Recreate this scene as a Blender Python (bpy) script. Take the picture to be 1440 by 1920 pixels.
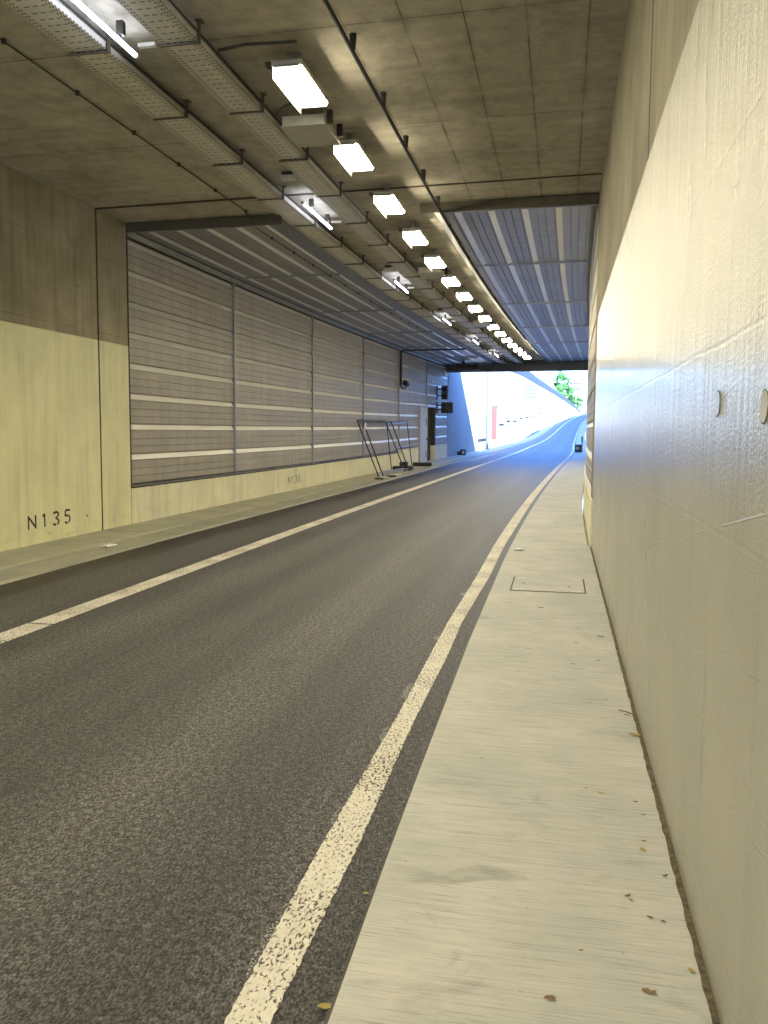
import bpy, bmesh, math, random
from mathutils import Vector, Matrix, Quaternion
random.seed(7)
for o in list(bpy.data.objects): bpy.data.objects.remove(o)
SC = bpy.context.scene
COL = SC.collection
# ------------------------------------------------------------------ camera
F_PX, PITCH, YAW, ROLL = 1559.92, 0.08618, 0.20715, 0.0073
cd = bpy.data.cameras.new("camera"); cam = bpy.data.objects.new("camera", cd); COL.objects.link(cam)
cd.sensor_fit = 'VERTICAL'; cd.sensor_height = 36.0; cd.lens = F_PX / 1920 * 36.0
cd.clip_start = 0.05; cd.clip_end = 3000
fw = Vector((-math.sin(YAW) * math.cos(PITCH), math.cos(YAW) * math.cos(PITCH), -math.sin(PITCH)))
R0 = Vector((math.cos(YAW), math.sin(YAW), 0)); U0 = R0.cross(fw)
cr, sr = math.cos(ROLL), math.sin(ROLL)
Rv = R0 * cr + U0 * sr; Uv = U0 * cr - R0 * sr
cam.matrix_world = Matrix((Rv, Uv, -fw)).transposed().to_4x4()
SC.camera = cam
# ------------------------------------------------------------------ sky, sun, exposure
TO_SUN = Vector((1.0, -1.75, 1.12)).normalized()
world = bpy.data.worlds.new("World"); SC.world = world; world.use_nodes = True
wn = world.node_tree; bg = wn.nodes['Background']
sky = wn.nodes.new('ShaderNodeTexSky'); sky.sky_type = 'NISHITA'; sky.sun_disc = False
sky.sun_elevation = math.asin(TO_SUN.z); sky.sun_rotation = math.atan2(TO_SUN.x, TO_SUN.y)
sky.ozone_density = 3.0
tint = wn.nodes.new('ShaderNodeMix'); tint.data_type = 'RGBA'; tint.blend_type = 'MULTIPLY'; tint.inputs[0].default_value = 1.0
tint.inputs[7].default_value = (0.56, 0.87, 1.5, 1)   # camera balanced for the yellow lamps: daylight reads blue
wn.links.new(sky.outputs[0], tint.inputs[6]); wn.links.new(tint.outputs[2], bg.inputs[0]); bg.inputs[1].default_value = 0.15
sl = bpy.data.lights.new("sun", 'SUN'); sl.energy = 5.0; sl.angle = math.radians(0.5); sl.color = (0.66, 0.82, 1.0)
so = bpy.data.objects.new("sun", sl); COL.objects.link(so)
so.rotation_euler = (-TO_SUN).to_track_quat('-Z', 'Y').to_euler(); so.location = (20, -20, 40)
vs = SC.view_settings
vs.view_transform = 'Standard'; vs.look = 'None'; vs.gamma = 1.0; vs.exposure = 3.38
vs.use_curve_mapping = False
SC.render.resolution_x = 768; SC.render.resolution_y = 1024
LAMP_STRENGTH = 11.2
LAMP_COL = (1.0, 0.89, 0.62)

# ------------------------------------------------------------------ the road's path
S0 = 10.0; KS = [(-1e9, 0), (10.0, 0.00264), (22.0, 0.001257), (40.0, -0.0016), (65.0, 0.000254)]
def kap(s):
    k = 0
    for a, b in KS:
        if s >= a: k = b
    return k
def grade(s):
    g0 = 0.00983
    pts = [(0, 0), (12, 0), (35, 0.01336), (80, 0.00418), (140, 0.04091)]
    if s <= 0: return g0
    for (a, va), (b, vb) in zip(pts, pts[1:]):
        if s <= b: return g0 + va + (vb - va) * (s - a) / (b - a)
    return g0 + pts[-1][1]
DS = 0.25; TAB = []; _x = _y = _z = _t = 0.0
for i in range(1400):
    s = i * DS; _t += kap(s) * DS; _x += math.sin(_t) * DS; _y += math.cos(_t) * DS; _z += grade(s) * DS
    TAB.append((_x, _y, _z, _t))
def P(s, lat, z=0.0):
    """point at path length s, lat metres right of the camera's line, z metres above the camera's level there"""
    if s <= 0: return Vector((lat, s + DS, z + grade(0) * (s + DS)))
    f = s / DS; i = min(int(f), len(TAB) - 2); f -= i
    a, b = TAB[i], TAB[i + 1]
    x, y, zz, t = [p + (q - p) * f for p, q in zip(a, b)]
    return Vector((x + lat * math.cos(t), y - lat * math.sin(t), zz + z))
def heading(s):
    return 0.0 if s <= 0 else TAB[min(int(s / DS), len(TAB) - 1)][3]
H = -1.55            # pavement level
RD = -1.62           # road level
XL, XR = -6.974, 0.4527
CEIL = 3.344
def ceil_z(lat): return CEIL + 0.012 * (lat - XL)
YJ = 11.48           # construction joint
YP = 12.38           # start of the metal panels
BACK = -20.0        # unseen open end behind the camera, placed to let daylight onto the near floor
SE = 43.27           # end of the roof

# ------------------------------------------------------------------ mesh helpers
def link(o): COL.objects.link(o); return o
LOCAL = set()   # things whose parts are modelled round the thing's own origin
class MB:
    def __init__(self): self.v = []; self.f = []; self.uv = []; self.mi = []
    def quad(self, pts, uvs=None, mi=0):
        n = len(self.v); self.v += [tuple(p) for p in pts]; self.f.append(tuple(range(n, n + len(pts))))
        self.uv.append(uvs or [(p[1], p[2]) for p in pts]); self.mi.append(mi)
    def build(self, name, mat, parent=None, smooth=False, weld=True):
        me = bpy.data.meshes.new(name)
        me.from_pydata(self.v, [], self.f)
        ul = me.uv_layers.new(name="UVMap"); k = 0
        for uvs in self.uv:
            for u in uvs: ul.data[k].uv = u; k += 1
        for m in (mat if isinstance(mat, (list, tuple)) else [mat]): me.materials.append(m)
        for p, mi in zip(me.polygons, self.mi): p.material_index = mi
        if weld:
            bm = bmesh.new(); bm.from_mesh(me)
            bmesh.ops.remove_doubles(bm, verts=bm.verts, dist=1e-4)
            bmesh.ops.recalc_face_normals(bm, faces=bm.faces)
            bm.to_mesh(me); bm.free()
        if smooth:
            for p in me.polygons: p.use_smooth = True
        o = bpy.data.objects.new(name, me); link(o)
        if parent:
            o.parent = parent
            if parent.name not in LOCAL: o.matrix_parent_inverse = parent.matrix_world.inverted()
        return o
    def sweep(self, prof, s0, s1, step=1.0, closed=True, caps=True, mi=0):
        """profile of (lat, z) swept along the path; UV = (s, lat or z) in metres"""
        n = max(1, int(math.ceil((s1 - s0) / step))); ss = [s0 + (s1 - s0) * i / n for i in range(n + 1)]
        m = len(prof); rng = range(m if closed else m - 1)
        for a, b in zip(ss, ss[1:]):
            for j in rng:
                p, q = prof[j], prof[(j + 1) % m]
                k = 0 if (abs(p[0] - q[0]) > abs(p[1] - q[1])) else 1
                self.quad([P(a, *p), P(b, *p), P(b, *q), P(a, *q)], [(a, p[k]), (b, p[k]), (b, q[k]), (a, q[k])], mi[j] if isinstance(mi, list) else mi)
        if closed and caps:
            for s in (s0, s1):
                self.quad([P(s, *p) for p in prof], [(s + p[0], p[1]) for p in prof], mi)
        return self
    def sbox(self, s0, s1, l0, l1, z0, z1, step=2.0, mi=0):
        return self.sweep([(l0, z0), (l1, z0), (l1, z1), (l0, z1)], s0, s1, step, mi=mi)
    def box(self, c, size, rot=None, mi=0):
        c = Vector(c); hx, hy, hz = [d / 2 for d in size]
        vs_ = [Vector((x, y, z)) for x in (-hx, hx) for y in (-hy, hy) for z in (-hz, hz)]
        if rot: vs_ = [rot @ v for v in vs_]
        vs_ = [c + v for v in vs_]
        for f in ((0, 1, 3, 2), (4, 6, 7, 5), (0, 4, 5, 1), (2, 3, 7, 6), (0, 2, 6, 4), (1, 5, 7, 3)):
            self.quad([vs_[i] for i in f], mi=mi)
        return self
    def tube(self, pts, r, n=8, r2=None, mi=0):
        pts = [Vector(p) for p in pts]; rings = []
        for i, p in enumerate(pts):
            d = (pts[min(i + 1, len(pts) - 1)] - pts[max(i - 1, 0)]).normalized()
            a = d.cross(Vector((0, 0, 1)))
            if a.length < 0.05: a = d.cross(Vector((1, 0, 0)))
            a.normalize(); b = d.cross(a)
            rr = r if r2 is None else r + (r2 - r) * i / (len(pts) - 1)
            rings.append([p + (a * math.cos(t) + b * math.sin(t)) * rr for t in [2 * math.pi * k / n for k in range(n)]])
        for A, B in zip(rings, rings[1:]):
            for k in range(n): self.quad([A[k], B[k], B[(k + 1) % n], A[(k + 1) % n]], mi=mi)
        self.quad(rings[0][::-1], mi=mi); self.quad(rings[-1], mi=mi)
        return self
def tag(o, label=None, cat=None, group=None, kind=None):
    if label: o['label'] = label
    if cat: o['category'] = cat
    if group: o['group'] = group
    if kind: o['kind'] = kind
    return o
def empty(name, loc=(0, 0, 0), rz=0.0):
    o = bpy.data.objects.new(name, None); link(o); o.location = loc; o.rotation_euler = (0, 0, rz)
    o.empty_display_size = 0.2; o.matrix_world = Matrix.Translation(loc) @ Matrix.Rotation(rz, 4, 'Z')
    return o
def local(o): LOCAL.add(o.name); return o
def bevel(o, w=0.004, seg=2):
    m = o.modifiers.new("bevel", 'BEVEL'); m.width = w; m.segments = seg; m.limit_method = 'ANGLE'; return o
def copy_tree(o, loc, rz, label=None, parent=None):
    c = o.copy(); link(c); c.parent = parent
    if parent is None:
        c.location = loc; c.rotation_euler = (0, 0, rz)
        if label: c['label'] = label
    for ch in [x for x in bpy.data.objects if x.parent == o]:
        copy_tree(ch, None, None, None, c)
    return c

# ------------------------------------------------------------------ material helpers
class NT:
    def __init__(self, name):
        self.m = bpy.data.materials.new(name); self.m.use_nodes = True
        self.t = self.m.node_tree; self.b = self.t.nodes['Principled BSDF']
    def n(self, typ, **kw):
        nd = self.t.nodes.new(typ)
        for k, v in kw.items():
            if k.startswith('i_'):
                key = k[2:].replace('_', ' ')
                nd.inputs[int(key) if key.isdigit() else key].default_value = v
            else: setattr(nd, k, v)
        return nd
    def l(self, a, b): self.t.links.new(a, b)
    def val(self, x, sock):
        if hasattr(x, 'links') or hasattr(x, 'is_output'): self.l(x, sock)
        else: sock.default_value = x
    def math(self, op, a, b=0.0, c=None, clamp=False):
        nd = self.n('ShaderNodeMath', operation=op, use_clamp=clamp)
        self.val(a, nd.inputs[0]); self.val(b, nd.inputs[1])
        if c is not None: self.val(c, nd.inputs[2])
        return nd.outputs[0]
    def coord(self, kind='uv'):
        if kind == 'uv': return self.n('ShaderNodeUVMap', uv_map='UVMap').outputs[0]
        return self.n('ShaderNodeTexCoord').outputs['Object']
    def mapping(self, v, scale=(1, 1, 1), loc=(0, 0, 0), rot=(0, 0, 0)):
        nd = self.n('ShaderNodeMapping'); self.l(v, nd.inputs[0])
        nd.inputs['Scale'].default_value = scale; nd.inputs['Location'].default_value = loc; nd.inputs['Rotation'].default_value = rot
        return nd.outputs[0]
    def noise(self, v, scale=1.0, detail=4.0, rough=0.55, dist=0.0):
        nd = self.n('ShaderNodeTexNoise'); self.l(v, nd.inputs['Vector'])
        nd.inputs['Scale'].default_value = scale; nd.inputs['Detail'].default_value = detail
        nd.inputs['Roughness'].default_value = rough; nd.inputs['Distortion'].default_value = dist
        return nd.outputs['Fac']
    def voro(self, v, scale=1.0, feature='F1', out='Distance'):
        nd = self.n('ShaderNodeTexVoronoi', feature=feature); self.l(v, nd.inputs['Vector']); nd.inputs['Scale'].default_value = scale
        return nd.outputs[out]
    def ramp(self, f, stops):
        nd = self.n('ShaderNodeValToRGB'); self.val(f, nd.inputs[0]); e = nd.color_ramp.elements
        while len(e) < len(stops): e.new(0.5)
        for el, (p, c) in zip(e, stops):
            el.position = p; el.color = (c, c, c, 1) if isinstance(c, (int, float)) else (*c, 1)
        return nd.outputs[0]
    def mix(self, f, a, b, mode='MIX'):
        nd = self.n('ShaderNodeMix', data_type='RGBA', blend_type=mode); self.val(f, nd.inputs[0])
        for x, s in ((a, nd.inputs[6]), (b, nd.inputs[7])):
            if isinstance(x, (tuple, list)): s.default_value = (*x, 1)
            elif isinstance(x, (int, float)): s.default_value = (x, x, x, 1)
            else: self.l(x, s)
        return nd.outputs[2]
    def sep(self, v):
        nd = self.n('ShaderNodeSeparateXYZ'); self.l(v, nd.inputs[0]); return nd.outputs
    def line(self, x, period, off, w, soft=0.004):
        """1 on thin lines at off + k*period"""
        a = self.math('DIVIDE', self.math('SUBTRACT', x, off), period)
        a = self.math('ABSOLUTE', self.math('SUBTRACT', a, self.math('ROUND', a)))
        a = self.math('MULTIPLY', a, period)
        return self.math('SUBTRACT', 1.0, self.math('DIVIDE', self.math('SUBTRACT', a, w), soft, clamp=True), clamp=True)
    def bump(self, h, strength=0.3, dist=0.01, normal=None):
        nd = self.n('ShaderNodeBump'); self.val(h, nd.inputs['Height']); nd.inputs['Strength'].default_value = strength
        nd.inputs['Distance'].default_value = dist
        if normal: self.l(normal, nd.inputs['Normal'])
        return nd.outputs[0]
    def out(self, color=None, rough=None, bump=None, **kw):
        b = self.b
        if color is not None:
            if isinstance(color, (tuple, list)): b.inputs['Base Color'].default_value = (*color, 1)
            else: self.l(color, b.inputs['Base Color'])
        if rough is not None: self.val(rough, b.inputs['Roughness'])
        if bump is not None: self.l(bump, b.inputs['Normal'])
        for k, v in kw.items(): self.val(v, b.inputs[k.replace('_', ' ')])
        return self.m
def simple(name, col, rough=0.5, metal=0.0, var=0.12, scale=6.0, bumps=0.0):
    t = NT(name); c = t.coord('obj'); n = t.noise(c, scale, 5)
    k = t.ramp(n, [(0.3, 1 - var), (0.7, 1 + var if var < 1 else 1)])
    colr = t.mix(1.0, col, k, 'MULTIPLY')
    bm_ = t.bump(t.noise(c, scale * 20, 3), bumps, 0.004) if bumps else None
    r = t.math('ADD', t.math('MULTIPLY', t.noise(c, scale * 2, 4), 0.2), rough - 0.1)
    return t.out(colr, r, bm_, Metallic=metal)

# bare concrete (ceiling): board lines and formwork joints
def mat_ceiling():
    t = NT("bare_concrete_soffit"); uv = t.coord(); x, y, _ = t.sep(uv)
    wob = t.math('MULTIPLY', t.math('SUBTRACT', t.noise(uv, 1.3, 3), 0.5), 0.012)
    ys = t.math('ADD', y, wob); xs = t.math('ADD', x, wob)
    base = t.ramp(t.noise(uv, 0.9, 7, 0.62), [(0.28, (0.33, 0.30, 0.24)), (0.5, (0.45, 0.415, 0.345)), (0.74, (0.55, 0.515, 0.435))])
    mott = t.ramp(t.noise(uv, 5.0, 6, 0.7), [(0.3, 0.74), (0.62, 1.08)])
    base = t.mix(1.0, base, mott, 'MULTIPLY')
    st = t.noise(t.mapping(uv, (6.5, 0.5, 1)), 1.0, 4)
    base = t.mix(0.5, base, t.ramp(st, [(0.3, 0.72), (0.7, 1.12)]), 'MULTIPLY')
    l1 = t.line(ys, 0.505, 0.15, 0.0035, 0.007); l2 = t.line(xs, 2.32, 6.84, 0.004, 0.009)
    fade = t.ramp(t.noise(uv, 1.7, 3), [(0.35, 0.15), (0.6, 0.9)])
    rt = t.math('GREATER_THAN', y, -2.3); l1 = t.math('MULTIPLY', l1, rt)
    ln = t.math('MULTIPLY', t.math('MAXIMUM', l1, l2), fade)
    halo = t.math('MULTIPLY', t.math('MAXIMUM', t.line(xs, 2.32, 6.84, 0.0, 0.12), t.math('MULTIPLY', rt, t.line(ys, 0.505, 0.15, 0.0, 0.06))), t.ramp(t.noise(uv, 3.1, 5), [(0.45, 0.0), (0.7, 0.75)]))
    col = t.mix(t.math('MULTIPLY', ln, 0.8), base, (0.055, 0.045, 0.028))
    col = t.mix(t.math('MULTIPLY', halo, 0.6), col, (0.1, 0.08, 0.05))
    pin = t.math('LESS_THAN', t.voro(uv, 1.6), 0.022)
    col = t.mix(pin, col, (0.05, 0.042, 0.03))
    h = t.math('ADD', t.noise(uv, 25, 5), t.math('MULTIPLY', ln, -1.0))
    return t.out(col, 0.88, t.bump(h, 0.35, 0.006))
def mat_upper(name="bare_concrete_wall", k=1.0):
    t = NT(name); uv = t.coord(); x, y, _ = t.sep(uv)
    base = t.ramp(t.noise(uv, 0.8, 7, 0.6), [(0.3, (0.14 * k, 0.122 * k, 0.078 * k)), (0.55, (0.215 * k, 0.19 * k, 0.128 * k)), (0.75, (0.29 * k, 0.262 * k, 0.185 * k))])
    st = t.noise(t.mapping(uv, (9.0, 0.35, 1)), 1.0, 6, 0.6)
    base = t.mix(0.85, base, t.ramp(st, [(0.3, 0.7), (0.5, 1.0), (0.72, 1.15)]), 'MULTIPLY')
    pin = t.math('LESS_THAN', t.voro(uv, 1.3), 0.02)
    ln = t.math('MULTIPLY', t.line(y, 1.15, 0.35, 0.002, 0.006), t.ramp(t.noise(uv, 1.1, 3), [(0.45, 0.0), (0.65, 0.6)]))
    col = t.mix(t.math('MAXIMUM', pin, ln), base, (0.07, 0.055, 0.035))
    return t.out(col, 0.8, t.bump(t.math('ADD', t.noise(uv, 14, 6), st), 0.4, 0.008))
def mat_paint(name, col, rough, coat, streaky=1.0, seam_s=None, seam_w=0.003):
    """gloss paint on board marked concrete"""
    t = NT(name); uv = t.coord(); x, y, _ = t.sep(uv)
    st = t.noise(t.mapping(uv, (7.0, 0.45, 1)), 1.0, 6, 0.6)
    fine = t.noise(t.mapping(uv, (60.0, 9.0, 1)), 1.0, 4, 0.6)
    grain = t.noise(t.mapping(uv, (1.0, 1.0, 1)), 75.0, 4, 0.6)
    big = t.noise(uv, 1.2, 6, 0.6)
    v = t.mix(1.0, t.ramp(big, [(0.3, 0.86), (0.7, 1.05)]), t.ramp(st, [(0.28, 0.84), (0.5, 0.98), (0.7, 1.06)]), 'MULTIPLY')
    dirt = t.math('MULTIPLY', t.ramp(t.math('ADD', y, t.math('MULTIPLY', t.noise(uv, 3, 5), 0.5)), [(0.0, 1.0), (1.0, 0.0)]), 0.0)
    c = t.mix(1.0, col, v, 'MULTIPLY')
    # dirt above the pavement: speckle and scuffs
    low = t.math('SUBTRACT', 1.0, t.math('DIVIDE', t.math('ADD', y, 1.6), 0.55), clamp=True)
    sc = t.ramp(t.noise(t.mapping(uv, (2.5, 6, 1)), 1.6, 7, 0.65), [(0.55, 0.0), (0.74, 1.0)])
    c = t.mix(t.math('MULTIPLY', t.math('MULTIPLY', low, sc), 0.55), c, (0.27, 0.23, 0.15))
    pin = t.math('LESS_THAN', t.voro(uv, 2.2), 0.012)
    c = t.mix(t.math('MULTIPLY', pin, 0.8), c, (0.12, 0.1, 0.06))
    # lapped board edges, diagonal trowel ridges
    rd = t.noise(t.mapping(uv, (1.1, 2.4, 1), rot=(0, 0, 0.35)), 1.0, 2)
    dx, dy, _ = t.sep(t.mapping(uv, (1, 1, 1), rot=(0, 0, 0.16)))
    ex, ey, _ = t.sep(t.mapping(uv, (1, 1, 1), rot=(0, 0, -0.2)))
    msk = t.ramp(t.noise(uv, 2.3, 3), [(0.48, 0.0), (0.56, 1.0)])
    ridge = t.math('MAXIMUM', t.line(dy, 0.37, 0.1, 0.0, 0.004), t.math('MULTIPLY', t.line(ey, 0.61, 0.22, 0.0, 0.004), msk))
    ridge = t.math('MULTIPLY', ridge, t.ramp(t.noise(uv, 1.6, 4), [(0.5, 0.0), (0.6, 1.0)]))
    hl = t.line(t.math('ADD', y, t.math('MULTIPLY', rd, 0.03)), 0.55, 0.28, 0.002, 0.008)
    vl = t.line(t.math('ADD', x, t.math('MULTIPLY', rd, 0.02)), 0.52, 0.2, 0.0015, 0.005)
    h = t.math('ADD', t.math('MULTIPLY', st, 2.2 * streaky), t.math('MULTIPLY', fine, 0.35 * streaky))
    h = t.math('ADD', h, t.math('MULTIPLY', grain, 0.6 * max(streaky, 0.6)))
    h = t.math('ADD', h, t.math('MULTIPLY', ridge, 0.22)); h = t.math('SUBTRACT', h, t.math('MULTIPLY', hl, 0.15))
    h = t.math('SUBTRACT', h, t.math('MULTIPLY', vl, 0.2))
    n = t.bump(h, 0.8, 0.009)
    if seam_s is not None:
        a = t.math('ABSOLUTE', t.math('SUBTRACT', t.math('ADD', x, t.math('MULTIPLY', rd, 0.01)), seam_s))
        sm = t.math('LESS_THAN', a, seam_w)
        c = t.mix(t.math('MULTIPLY', sm, 0.75), c, (0.1, 0.085, 0.05))
    r = t.math('ADD', rough, t.math('MULTIPLY', t.math('SUBTRACT', st, 0.5), 0.25))
    return t.out(c, r, n, **{'Coat_Weight': coat, 'Coat_Roughness': 0.13, 'Coat_Normal': n})
def mat_metal(name, col, rough, metal, flat=False):
    t = NT(name); uv = t.coord()
    g = t.noise(t.mapping(uv, (0.7, 0.7, 1)), 1.5, 6, 0.6)
    sp = t.noise(t.mapping(uv, (1, 1, 1)), 9.0, 6, 0.7)
    st = t.noise(t.mapping(uv, (0.5, 9, 1)), 1.0, 5)
    c = t.mix(1.0, col, t.ramp(g, [(0.3, 0.9), (0.7, 1.06)]), 'MULTIPLY')
    c = t.mix(0.6, c, t.ramp(sp, [(0.3, 0.85), (0.7, 1.06)]), 'MULTIPLY')
    c = t.mix(0.5, c, t.ramp(st, [(0.3, 0.82), (0.7, 1.08)]), 'MULTIPLY')
    r = t.math('ADD', t.math('MULTIPLY', sp, 0.25), rough - 0.12)
    rnd = t.n('ShaderNodeObjectInfo').outputs['Random']; c = t.mix(1.0, c, t.ramp(rnd, [(0.0, 0.86), (1.0, 1.12)]), 'MULTIPLY')
    vd = t.ramp(t.noise(t.mapping(uv, (5.0, 0.35, 1)), 1.0, 6, 0.6), [(0.42, 0.78), (0.6, 1.0)]); c = t.mix(0.6, c, vd, 'MULTIPLY')
    if flat: return t.out(t.mix(1.0, col, t.ramp(st, [(0.3, 0.85), (0.7, 1.0)]), 'MULTIPLY'), rough, None, Metallic=metal)
    return t.out(c, r, t.bump(t.noise(uv, 3.0, 2), 0.12, 0.01), Metallic=metal)
def mat_asphalt():
    t = NT("asphalt"); uv = t.coord(); x, y, _ = t.sep(uv)
    big = t.noise(uv, 0.45, 6, 0.6)
    wv = t.math('MULTIPLY', t.math('SUBTRACT', t.noise(t.mapping(uv, (0.25, 0.6, 1)), 1.0, 4), 0.5), 0.7)
    yw = t.math('ADD', y, wv)
    band = lambda c, w: t.math('SUBTRACT', 1.0, t.math('DIVIDE', t.math('ABSOLUTE', t.math('SUBTRACT', yw, c)), w, clamp=True), clamp=True)
    track = t.math('ADD', t.math('ADD', t.math('ADD', t.math('MULTIPLY', band(-3.55, 0.42), 0.22), t.math('MULTIPLY', band(-4.9, 0.9), 0.24)), t.math('MULTIPLY', band(-1.95, 0.5), 0.2)), t.math('MULTIPLY', t.noise(t.mapping(uv, (0.09, 2.2, 1)), 1.0, 5), 0.85))
    vo = t.voro(uv, 130.0); vcol = t.voro(uv, 130.0, out='Color')
    pit = t.noise(t.mapping(uv, (0.75, 1.25, 1), rot=(0, 0, 0.3)), 85.0, 4, 0.7)
    pit = t.math('ADD', t.math('MULTIPLY', pit, 0.72), t.math('MULTIPLY', t.noise(uv, 30.0, 3), 0.28))
    col = t.ramp(pit, [(0.44, (0.006, 0.0055, 0.005)), (0.50, (0.052, 0.0495, 0.049)), (0.59, (0.150, 0.142, 0.139))])
    col = t.mix(0.5, col, t.ramp(t.sep(vcol)[0], [(0.0, 0.45), (0.9, 1.4), (0.975, 1.4), (0.98, 2.8)]), 'MULTIPLY')
    col = t.mix(1.0, col, t.ramp(big, [(0.3, 0.74), (0.7, 1.2)]), 'MULTIPLY')
    oil = t.ramp(t.noise(t.mapping(uv, (1.2, 2.4, 1), loc=(5, 2, 0)), 1.0, 5, 0.55), [(0.62, 0.0), (0.72, 0.5)])
    col = t.mix(oil, col, (0.02, 0.018, 0.016))
    col = t.mix(0.8, col, t.ramp(track, [(0.3, 0.66), (0.48, 1.0), (0.72, 1.55)]), 'MULTIPLY')
    # damp dirt next to the gutter, ragged edge
    edge = t.math('ADD', t.math('ADD', y, 5.71), t.math('MULTIPLY', t.math('SUBTRACT', t.noise(t.mapping(uv, (1.1, 2.6, 1)), 1.0, 7, 0.7), 0.5), -1.6))
    damp = t.math('SUBTRACT', 1.0, t.math('DIVIDE', t.math('SUBTRACT', edge, 0.42), 0.03, clamp=True), clamp=True)
    col = t.mix(t.math('MULTIPLY', damp, 0.9), col, (0.016, 0.011, 0.006))
    # lengthwise paving joint
    jn = t.math('ADD', y, t.math('MULTIPLY', t.math('SUBTRACT', t.noise(uv, 7, 5), 0.5), 0.05))
    jl = t.math('MULTIPLY', t.line(jn, 50.0, -3.08, 0.006, 0.012), t.ramp(t.noise(uv, 2.2, 4), [(0.35, 0.3), (0.6, 1.0)]))
    col = t.mix(t.math('MULTIPLY', jl, 0.75), col, (0.014, 0.011, 0.008))
    h = t.math('SUBTRACT', t.math('MULTIPLY', pit, 1.4), t.math('MULTIPLY', vo, 0.5))
    r = t.math('SUBTRACT', t.math('ADD', 0.5, t.math('MULTIPLY', big, 0.2)), t.math('MULTIPLY', damp, 0.12))
    return t.out(col, r, t.bump(h, 0.9, 0.007))
def mat_roadpaint():
    t = NT("road_paint"); uv = t.coord()
    a = t.noise(t.mapping(uv, (0.7, 1.2, 1), rot=(0, 0, 0.35)), 66.0, 4, 0.65, 0.4)
    wear = t.noise(uv, 2.2, 4)
    thr = t.math('ADD', a, t.math('MULTIPLY', t.math('SUBTRACT', wear, 0.5), 0.32))
    hole = t.ramp(thr, [(0.405, 1.0), (0.455, 0.0)])
    white = t.mix(1.0, (0.70, 0.66, 0.56), t.ramp(t.noise(uv, 18, 5), [(0.3, 0.85), (0.7, 1.05)]), 'MULTIPLY')
    col = t.mix(hole, white, (0.085, 0.07, 0.052))
    h = t.math('SUBTRACT', t.math('MULTIPLY', a, 0.8), t.math('MULTIPLY', hole, 0.6))
    return t.out(col, 0.7, t.bump(h, 0.9, 0.008))
def mat_pavement(name, tone=(0.45, 0.445, 0.415), joints=True):
    t = NT(name); uv = t.coord(); x, y, _ = t.sep(uv)
    broom = t.noise(t.mapping(uv, (120.0, 3.5, 1), rot=(0, 0, 0.01)), 1.0, 5, 0.7)
    broom2 = t.noise(t.mapping(uv, (26.0, 2.6, 1), rot=(0, 0, -0.015)), 1.0, 6, 0.68)
    big = t.noise(uv, 1.4, 7, 0.62)
    c = t.mix(1.0, tone, t.ramp(big, [(0.3, (0.74, 0.78, 0.76)), (0.7, (1.08, 1.05, 1.02))]), 'MULTIPLY')
    c = t.mix(1.0, c, t.ramp(broom2, [(0.27, (0.86, 0.88, 0.86)), (0.5, (1, 1, 1)), (0.75, (1.08, 1.06, 1.03))]), 'MULTIPLY')
    c = t.mix(1.0, c, t.ramp(broom, [(0.3, 0.6), (0.48, 1.0), (0.75, 1.07)]), 'MULTIPLY')
    st = t.ramp(t.noise(t.mapping(uv, (2.6, 1.9, 1), loc=(3.1, 1.7, 0)), 1.3, 6, 0.6, 0.8), [(0.60, 0.0), (0.74, 0.6)])
    c = t.mix(st, c, (0.20, 0.205, 0.17))
    st2 = t.ramp(t.noise(t.mapping(uv, (9, 5, 1), loc=(1.3, 4.2, 0)), 1.0, 5, 0.6, 0.6), [(0.64, 0.0), (0.74, 0.55)])
    c = t.mix(st2, c, (0.24, 0.24, 0.20))
    fk = t.ramp(t.noise(uv, 34, 3, 0.5), [(0.70, 0.0), (0.76, 0.55)])
    c = t.mix(fk, c, (0.2, 0.17, 0.10))
    h = t.math('ADD', broom, t.math('MULTIPLY', broom2, 0.7))
    return t.out(c, 0.72, t.bump(h, 0.5, 0.004))

M = {}
M['ceil'] = mat_ceiling(); M['upper'] = mat_upper(); M['upper_left'] = mat_upper("pale_bare_concrete_wall", 1.75)
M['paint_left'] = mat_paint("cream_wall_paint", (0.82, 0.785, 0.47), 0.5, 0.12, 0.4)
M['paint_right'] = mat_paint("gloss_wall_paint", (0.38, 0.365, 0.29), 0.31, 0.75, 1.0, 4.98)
M['plinth'] = mat_paint("cream_plinth_paint", (0.82, 0.78, 0.55), 0.6, 0.05, 0.5)
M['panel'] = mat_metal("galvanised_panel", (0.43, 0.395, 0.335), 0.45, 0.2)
M['ledge'] = mat_metal("pale_zinc_ledge", (0.85, 0.83, 0.76), 0.42, 0.1, flat=True)
M['ledge_ceiling'] = mat_metal("pale_zinc_rib", (0.85, 0.85, 0.86), 0.3, 0.55, flat=True)
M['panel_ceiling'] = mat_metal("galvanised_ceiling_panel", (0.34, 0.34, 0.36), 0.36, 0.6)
M['trim'] = mat_metal("zinc_trim", (0.42, 0.43, 0.45), 0.32, 0.7)
M['tray'] = None
M['asphalt'] = mat_asphalt(); M['roadpaint'] = mat_roadpaint()
M['pave'] = mat_pavement("brushed_concrete_pavement"); M['pave_left'] = mat_pavement("pavement_left", (0.40, 0.39, 0.29))
M['gutter'] = mat_pavement("gutter_concrete", (0.34, 0.33, 0.26))
M['dark'] = simple("dark_steel", (0.035, 0.03, 0.024), 0.55)
M['steel'] = simple("grey_steel", (0.28, 0.28, 0.27), 0.4, 0.8)
M['flash'] = simple("dull_flashing", (0.20, 0.21, 0.23), 0.5, 0.3)
M['bracket'] = simple("weathered_bracket_steel", (0.10, 0.09, 0.07), 0.5, 0.3)
M['lip'] = simple("shaded_concrete_brown", (0.085, 0.068, 0.045), 0.7)  # shade put into the lip's colour: brown of concrete in shadow
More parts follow.
